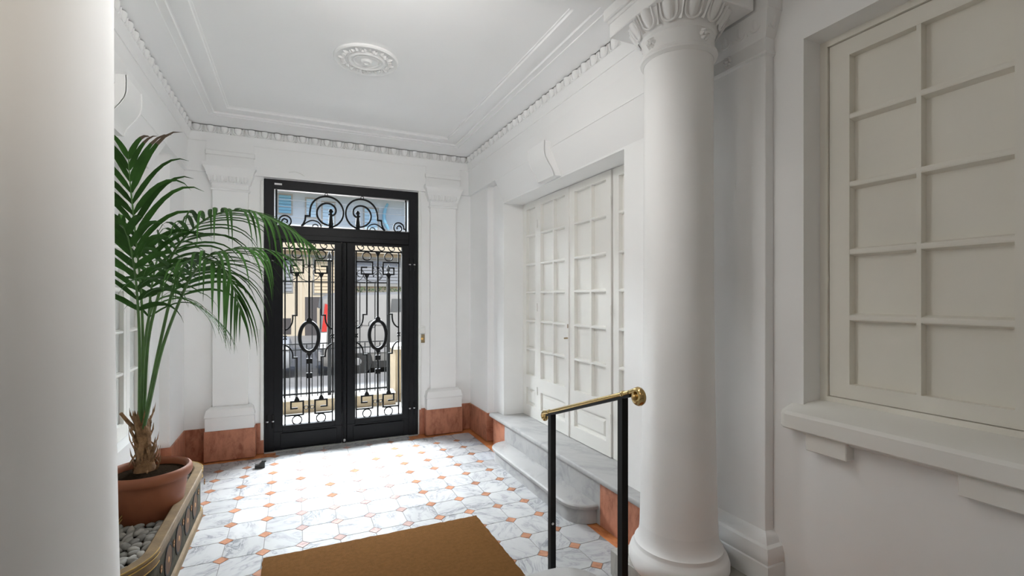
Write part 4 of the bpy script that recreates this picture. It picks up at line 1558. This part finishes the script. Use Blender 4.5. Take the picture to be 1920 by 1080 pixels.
# ------------------------------------------------------------------ outside: terrace, fence, street
def ground(name, x0, x1, y0, y1, z0, z1, m, label, cat):
    e = MB(); e.box(x0, x1, y0, y1, z0, z1)
    return struct(name, e, m, label, cat, smooth=0)
ground('terrace', -8, 9, 5.9, 7.5, -.15, -.006, M['terrace'], 'pale concrete terrace just outside the street door', 'terrace')
ground('pavement', -14, 20, 7.5, 10.45, -.15, .0, M['pave'], 'sunlit near pavement beyond the fence', 'pavement')
ground('road', -14, 20, 10.45, 17.6, -.2, -.10, M['asphalt'], 'grey asphalt road with parked vehicles', 'road')
ground('pavement', -14, 20, 17.6, 21.5, -.15, .02, M['pave'], 'far pavement before the ochre building', 'pavement')
lw = empty('low_wall', (-.8, 7.35, 0), 'low beige stone wall under the iron fence', 'low wall')
e = MB(); e.box(-4, 1.37, 7.24, 7.45, -.01, .165)
obj('body', e, M['lowwall'], lw, smooth=0)
e = MB(); e.box(-4, 1.37, 7.22, 7.47, .165, .195, .006)
obj('coping', e, M['capstone'], lw)
pl_ = empty('gate_pillar', (1.65, 7.65, 0), 'short beige gate pillar at the right end of the fence', 'pillar')
e = MB(); e.box(1.40, 1.95, 7.41, 7.9, -.01, .80)
e.box(1.385, 1.96, 7.395, 7.915, -.01, .12, .01)
e.box(1.45, 1.60, 7.402, 7.412, .2, .7)
obj('body', e, M['lowwall'], pl_, smooth=0)
e = MB(); e.box(1.36, 1.99, 7.37, 7.94, .80, .86, .012)
obj('cap', e, M['capstone'], pl_)

fe = empty('iron_fence', (.3, 7.35, .195), 'black wrought iron fence with scrolls on the low beige wall', 'fence')
FY = 7.36
def fbox(name, x0, x1, z0, z1, d=.02):
    e = MB(); e.box(x0, x1, FY - d / 2, FY + d / 2, z0, z1)
    return obj(name, e, M['iron'], fe, smooth=0)
fbox('bottom_rail', -3, 1.30, .225, .250)
fbox('lower_rail', -3, 1.30, .855, .870)
fbox('middle_rail', -3, 1.30, .935, .950)
fbox('top_rail', -3, 1.30, 1.815, 1.832)
for x in (-1.3, -.32, .448, 1.284):
    fbox('post', x - .024, x + .024, .19, 2.12 if x == .448 else 1.95, .05)
    e = MB(); zt = 2.12 if x == .448 else 1.95
    e.lathe([(.034, zt), (.034, zt + .02), (.016, zt + .04), (.03, zt + .075), (.024, zt + .11), (.006, zt + .15)], x, FY, 10)
    obj('finial', e, M['iron'], fe, smooth=50)
x = -2.9
k = 0
while x < 1.26:
    tall = k % 3 == 1
    e = MB()
    r = .0065
    zt = 1.815 if tall else .905
    e.box(x - r, x + r, FY - r, FY + r, .195, zt)
    if not tall:
        e.add([(x - .010, FY, zt), (x, FY - .010, zt), (x + .010, FY, zt), (x, FY + .010, zt), (x, FY, zt + .05)], [(0, 1, 4), (1, 2, 4), (2, 3, 4), (3, 0, 4)])
    obj('bar', e, M['iron'], fe, smooth=0)
    x += .0725
    k += 1
def fr_rb(name, pts, w_):
    e = MB(); e.ribbon(pts, w_, FY - .005, FY + .005)
    obj(name, e, M['iron'], fe, smooth=40)
for x in (-.95, -.1, .18, .78, 1.06):
    fr_rb('scroll', arc(x, 1.98, .15, 190, 350, 16) + arc(x + .10, 1.955, .05, 0, 270, 10), .010)
for x in (.62, 1.12):
    fr_rb('scroll', arc(x, 1.93, .06, -80, 200, 14) + arc(x - .02, 1.915, .03, 190, -60, 10), .010)
for x in (.85, 1.05):
    fr_rb('scroll', arc(x, 1.20, .055, 0, -270, 12), .008)
# vehicles ----------------------------------------------------------
def loft_body(sections, m_, name, parent):
    """sections: list of (x, outline[(y,z)...]) joined along x"""
    e = MB()
    n = len(sections[0][1])
    vs = [(x, y, z) for x, o in sections for y, z in o]
    fs = [tuple(range(n)), tuple(reversed(range((len(sections) - 1) * n, len(sections) * n)))]
    for i in range(len(sections) - 1):
        fs += [(i * n + k, (i + 1) * n + k, (i + 1) * n + (k + 1) % n, i * n + (k + 1) % n) for k in range(n)]
    e.add(vs, fs)
    return obj(name, e, m_, parent, smooth=40)
def car_out(ya, yb, zb, zw, zr, tum):
    """section outline: body sides to the waist zw, then glass house leaning in to the roof zr"""
    return [(ya + .08, zb), (yb - .08, zb), (yb, zb + .12), (yb + .02, zw * .6 + zb * .4), (yb, zw), (yb - tum, zr - .06), (yb - tum - .10, zr), (ya + tum + .10, zr), (ya + tum, zr - .06), (ya, zw), (ya - .02, zw * .6 + zb * .4), (ya, zb + .12)]
def wheel(parent, x, y, z, r, face):
    e = MB()
    e.lathe([(r * .62, -.10), (r * .95, -.09), (r, -.05), (r, .05), (r * .95, .09), (r * .62, .10)], 0, 0, 28)
    e.v = [(x + a, y + c_, z + b) for a, b, c_ in e.v]
    wl = obj('wheel', e, M['tyre'], parent, smooth=40)
    e = MB()
    e.lathe([(r * .63, -.096), (r * .60, -.085), (r * .25, -.10), (.03, -.105), (.001, -.105)], 0, 0, 20, False, False)
    e.v = [(x + a, y + (c_ if face < 0 else -c_), z + b) for a, b, c_ in e.v]
    obj('hub_cap', e, M['grey'], wl, smooth=40)
ZR = -.10
van = empty('van', (2.7, 11.5, ZR), 'silver parked van with a tall red tail lamp beyond the fence', 'van')
V0, V1 = 10.75, 12.55
secs = []
for x, zw, zr, zb, tum, ins in ((.50, 1.0, 1.50, .38, .06, .06), (.53, 1.02, 1.70, .24, .10, .02), (.75, 1.02, 1.80, .20, .12, 0), (2.2, 1.02, 1.83, .20, .12, 0), (3.4, 1.02, 1.79, .20, .12, 0), (3.9, 1.0, 1.60, .20, .14, 0), (4.35, .98, 1.08, .20, .02, .02), (4.95, .82, .90, .22, .02, .06), (5.05, .6, .7, .3, .02, .16)):
    secs.append((x, car_out(V0 + ins, V1 - ins, zb + ZR, zw + ZR, zr + ZR, tum)))
loft_body(secs, M['silver'], 'body', van)
def side_panel(parent, name, m_, pts, y, thick=.012):
    e = MB(); e.prism(pts, 'y', y - thick, y)
    return obj(name, e, m_, parent, smooth=0)
def slanted(parent, name, m_, x0, x1, z0, z1, y0, y1, inset=.0):
    e = MB()
    e.add([(x0, y0, z0), (x1, y0, z0), (x1 - inset, y1, z1), (x0 + inset, y1, z1), (x0, y0 + .02, z0), (x1, y0 + .02, z0), (x1 - inset, y1 + .02, z1), (x0 + inset, y1 + .02, z1)],
          [(0, 1, 2, 3), (7, 6, 5, 4), (0, 4, 5, 1), (1, 5, 6, 2), (2, 6, 7, 3), (3, 7, 4, 0)])
    return obj(name, e, m_, parent, smooth=0)
slanted(van, 'window', M['window_dark'], 3.05, 3.85, 1.18, 1.56, V0 + .028, V0 + .088, .12)
slanted(van, 'window', M['window_dark'], 1.93, 2.95, 1.28, 1.57, V0 + .044, V0 + .090, .04)
slanted(van, 'side_panel', M['silver'], .78, 1.85, 1.0, 1.52, V0 - .012, V0 + .083, .04)
side_panel(van, 'side_strip', M['grey'], [(.62, .40), (4.6, .40), (4.6, .50), (.62, .50)], V0 - .012, .03)
side_panel(van, 'under_shade', M['tyre'], [(1.25, .06), (3.45, .06), (3.45, .22), (1.25, .22)], V0 + .06, .05)  # dark strip standing in for the shade under the van
e = MB(); e.prism([(.50, .98 + ZR), (.60, .98 + ZR), (.62, 1.55 + ZR), (.57, 1.57 + ZR)], 'y', V0 - .012, V0 + .10)
obj('tail_lamp', e, M['red'], van, smooth=0)['label'] = 'tall red tail lamp'
e = MB(); e.prism([(.47, .62 + ZR), (.58, .62 + ZR), (.60, .96 + ZR), (.49, .96 + ZR)], 'y', V0 - .010, V0 + .10)
obj('tail_lamp', e, M['label'], van, smooth=0)['label'] = 'clear lower lamp lens'
e = MB(); e.box(.42, .56, V0 + .08, V1 - .08, .34 + ZR, .56 + ZR, .02)
obj('bumper', e, M['grey'], van)
e = MB(); e.box(.472, .52, V0 + .2, V1 - .2, 1.02 + ZR, 1.46 + ZR, .01)
obj('rear_window', e, M['window_dark'], van)
for x in (1.22, 4.15):
    for y, fc in ((V0 + .06, -1), (V1 - .06, 1)):
        wheel(van, x, y, ZR + .32, .32, fc)
car = empty('car', (-2.0, 11.5, ZR), 'white parked car to the left of the silver van', 'car')
secs = []
for x, zw, zr, zb, tum, ins in ((-.06, .55, .60, .32, .02, .22), (-.12, .72, .78, .24, .02, .08), (-.5, .80, .86, .20, .02, .02), (-1.05, .86, .92, .20, .02, 0), (-1.65, .88, 1.36, .20, .22, 0), (-2.4, .90, 1.46, .20, .22, 0), (-3.2, .90, 1.38, .20, .22, 0), (-3.75, .92, 1.0, .22, .1, .02), (-4.1, .8, .9, .3, .04, .12)):
    secs.append((x, car_out(10.75 + ins, 12.45 - ins, zb + ZR, zw + ZR, zr + ZR, tum)))
loft_body(secs, M['white_car'], 'body', car)
slanted(car, 'window', M['window_dark'], -3.1, -1.75, .84, 1.20, 10.75 - .008, 10.75 + .19, .15)
e = MB(); e.prism([(-.10, .50), (-.30, .52), (-.40, .60), (-.16, .58)], 'y', 10.79, 10.95)
obj('head_lamp', e, M['label'], car, smooth=0)
for x in (-.85, -3.3):
    for y, fc in ((10.82, -1), (12.38, 1)):
        wheel(car, x, y, ZR + .31, .31, fc)

# building across the street ----------------------------------------
BY = 21.5
bd_ = empty('street_building', (2, BY + 2, 0), 'ochre and pale blue house with shutters across the street', 'building')
e = MB(); e.box(-9, 14, BY, BY + 5, -.1, 3.55)
obj('ground_storey', e, M['facade'], bd_, smooth=0)
e = MB(); e.box(-9, 14, BY + .12, BY + 5, 3.95, 7.2)
obj('upper_storey', e, M['facade2'], bd_, smooth=0)
e = MB(); e.box(-9, 14, BY - .45, BY + 5, 3.50, 3.72); e.box(-9, 14, BY - .25, BY + 5, 3.72, 3.98)
obj('string_course', e, M['facade'], bd_, smooth=0)
e = MB(); e.box(-9, 14, BY - .9, BY + 5, 6.02, 6.25)
obj('eave', e, M['facade'], bd_, smooth=0)
e = MB(); e.box(-9, 14, BY - .10, BY + .06, 3.28, 3.36)
obj('ledge', e, M['capstone'], bd_, smooth=0)
def shutter(x0, x1, z0, z1, m_, y=BY + .12, n=9, nm='shutter'):
    e = MB()
    e.box(x0 - .06, x1 + .06, y - .03, y + .02, z0 - .06, z0)
    e.box(x0 - .06, x1 + .06, y - .03, y + .02, z1, z1 + .06)
    e.box(x0 - .06, x0, y - .03, y + .02, z0, z1)
    e.box(x1, x1 + .06, y - .03, y + .02, z0, z1)
    s = obj(nm, e, M['capstone'], bd_, smooth=0)
    for k in range(n):
        q = MB()
        za = z0 + (z1 - z0) * k / n; zb = z0 + (z1 - z0) * (k + 1) / n
        q.prism([(y + .0, za), (y - .05, za + .01), (y - .02, zb - .01), (y + .0, zb - .01)], 'x', x0, x1)
        obj('slat', q, m_, s, smooth=0)
    return s
shutter(-.62, -.16, 5.05, 5.80, M['blue'], n=6)
shutter(.42, .78, 4.95, 5.72, M['paleblue'], n=6)
shutter(1.05, 1.50, 4.6, 5.62, M['paleblue'], n=7)
shutter(2.75, 3.3, 4.4, 5.5, M['paleblue'], n=7)
shutter(-.42, -.14, 1.85, 3.15, M['grey'], BY, 9, 'window')
shutter(.72, 1.70, 1.78, 3.20, M['roller'], BY, 10, 'roller_shutter')
shutter(2.35, 4.25, 2.22, 3.20, M['grey'], BY, 7, 'roller_shutter')
e = MB(); e.box(.36, 1.02, BY - .02, BY + .05, .02, 1.62)
dd = obj('garage_door', e, M['darkdoor'], bd_, smooth=0)
e = MB()
e.lathe([(.03, 0), (.035, .02), (.02, .05), (.001, .06)], 0, 0, 10)
e.v = [(.93 + a, BY - .02 - c_, .85 + b) for a, b, c_ in e.v]
obj('door_knob', e, M['brass'], dd)
e = MB(); e.box(-.46, -.16, BY - .02, BY + .05, .1, .75)
obj('cellar_vent', e, M['darkdoor'], bd_, smooth=0)
e = MB(); e.box(.16, .26, BY - .06, BY + .02, .02, 3.45)
obj('drain_pipe', e, M['facade'], bd_)
e = MB(); e.box(2.2, 6.0, BY - .30, BY, 2.08, 2.16)
obj('balcony_slab', e, M['capstone'], bd_, smooth=0)
hd = MB()
rnd = random.Random(5)
for k in range(500):
    x, y, z = rnd.uniform(2.3, 5.0), rnd.uniform(BY - .9, BY - .5), rnd.uniform(.9, 2.02)
    a = rnd.uniform(0, 2 * PI); s = rnd.uniform(.05, .1)
    hd.add([(x, y, z), (x + s * math.cos(a), y - .03, z + s * math.sin(a)), (x + s * math.cos(a + 1.2), y - .06, z + s * math.sin(a + 1.2))], [(0, 1, 2)])
tag(obj('hedge', hd, M['hedge'], smooth=0, recalc=False), 'dull green hedge standing behind the silver van', 'hedge', kind='stuff')
for k, (z0, z1, y) in enumerate(((4.55, 4.5, 15.5), (4.30, 4.28, 15.3), (3.95, 3.93, 15.0), (3.78, 3.70, 14.8))):
    e = MB()
    e.tube([(-9 + 2.3 * i, y, (z0 * (10 - i) + z1 * i) / 10 - .06 * math.sin(PI * i / 10)) for i in range(11)], .008, 5)
    tag(obj('overhead_cable', e, M['grey'], smooth=60), ('topmost', 'second highest', 'third highest', 'lowest')[k] + ' of the thin cables strung across the street', 'cable', 'overhead cables above the street')
pts = catmull([(3.72, BY - .02, 5.75), (3.60, BY - .06, 5.45), (3.56, BY - .08, 5.05), (3.70, BY - .08, 4.7), (3.90, BY - .04, 4.25)], 6)
e = MB(); e.tube(pts, [.05 + .03 * math.sin(PI * k / (len(pts) - 1)) for k in range(len(pts))], 7)
obj('blue_cloth', e, M['blue'], bd_, smooth=60)  # hanging blue cloth, drawn as a tube
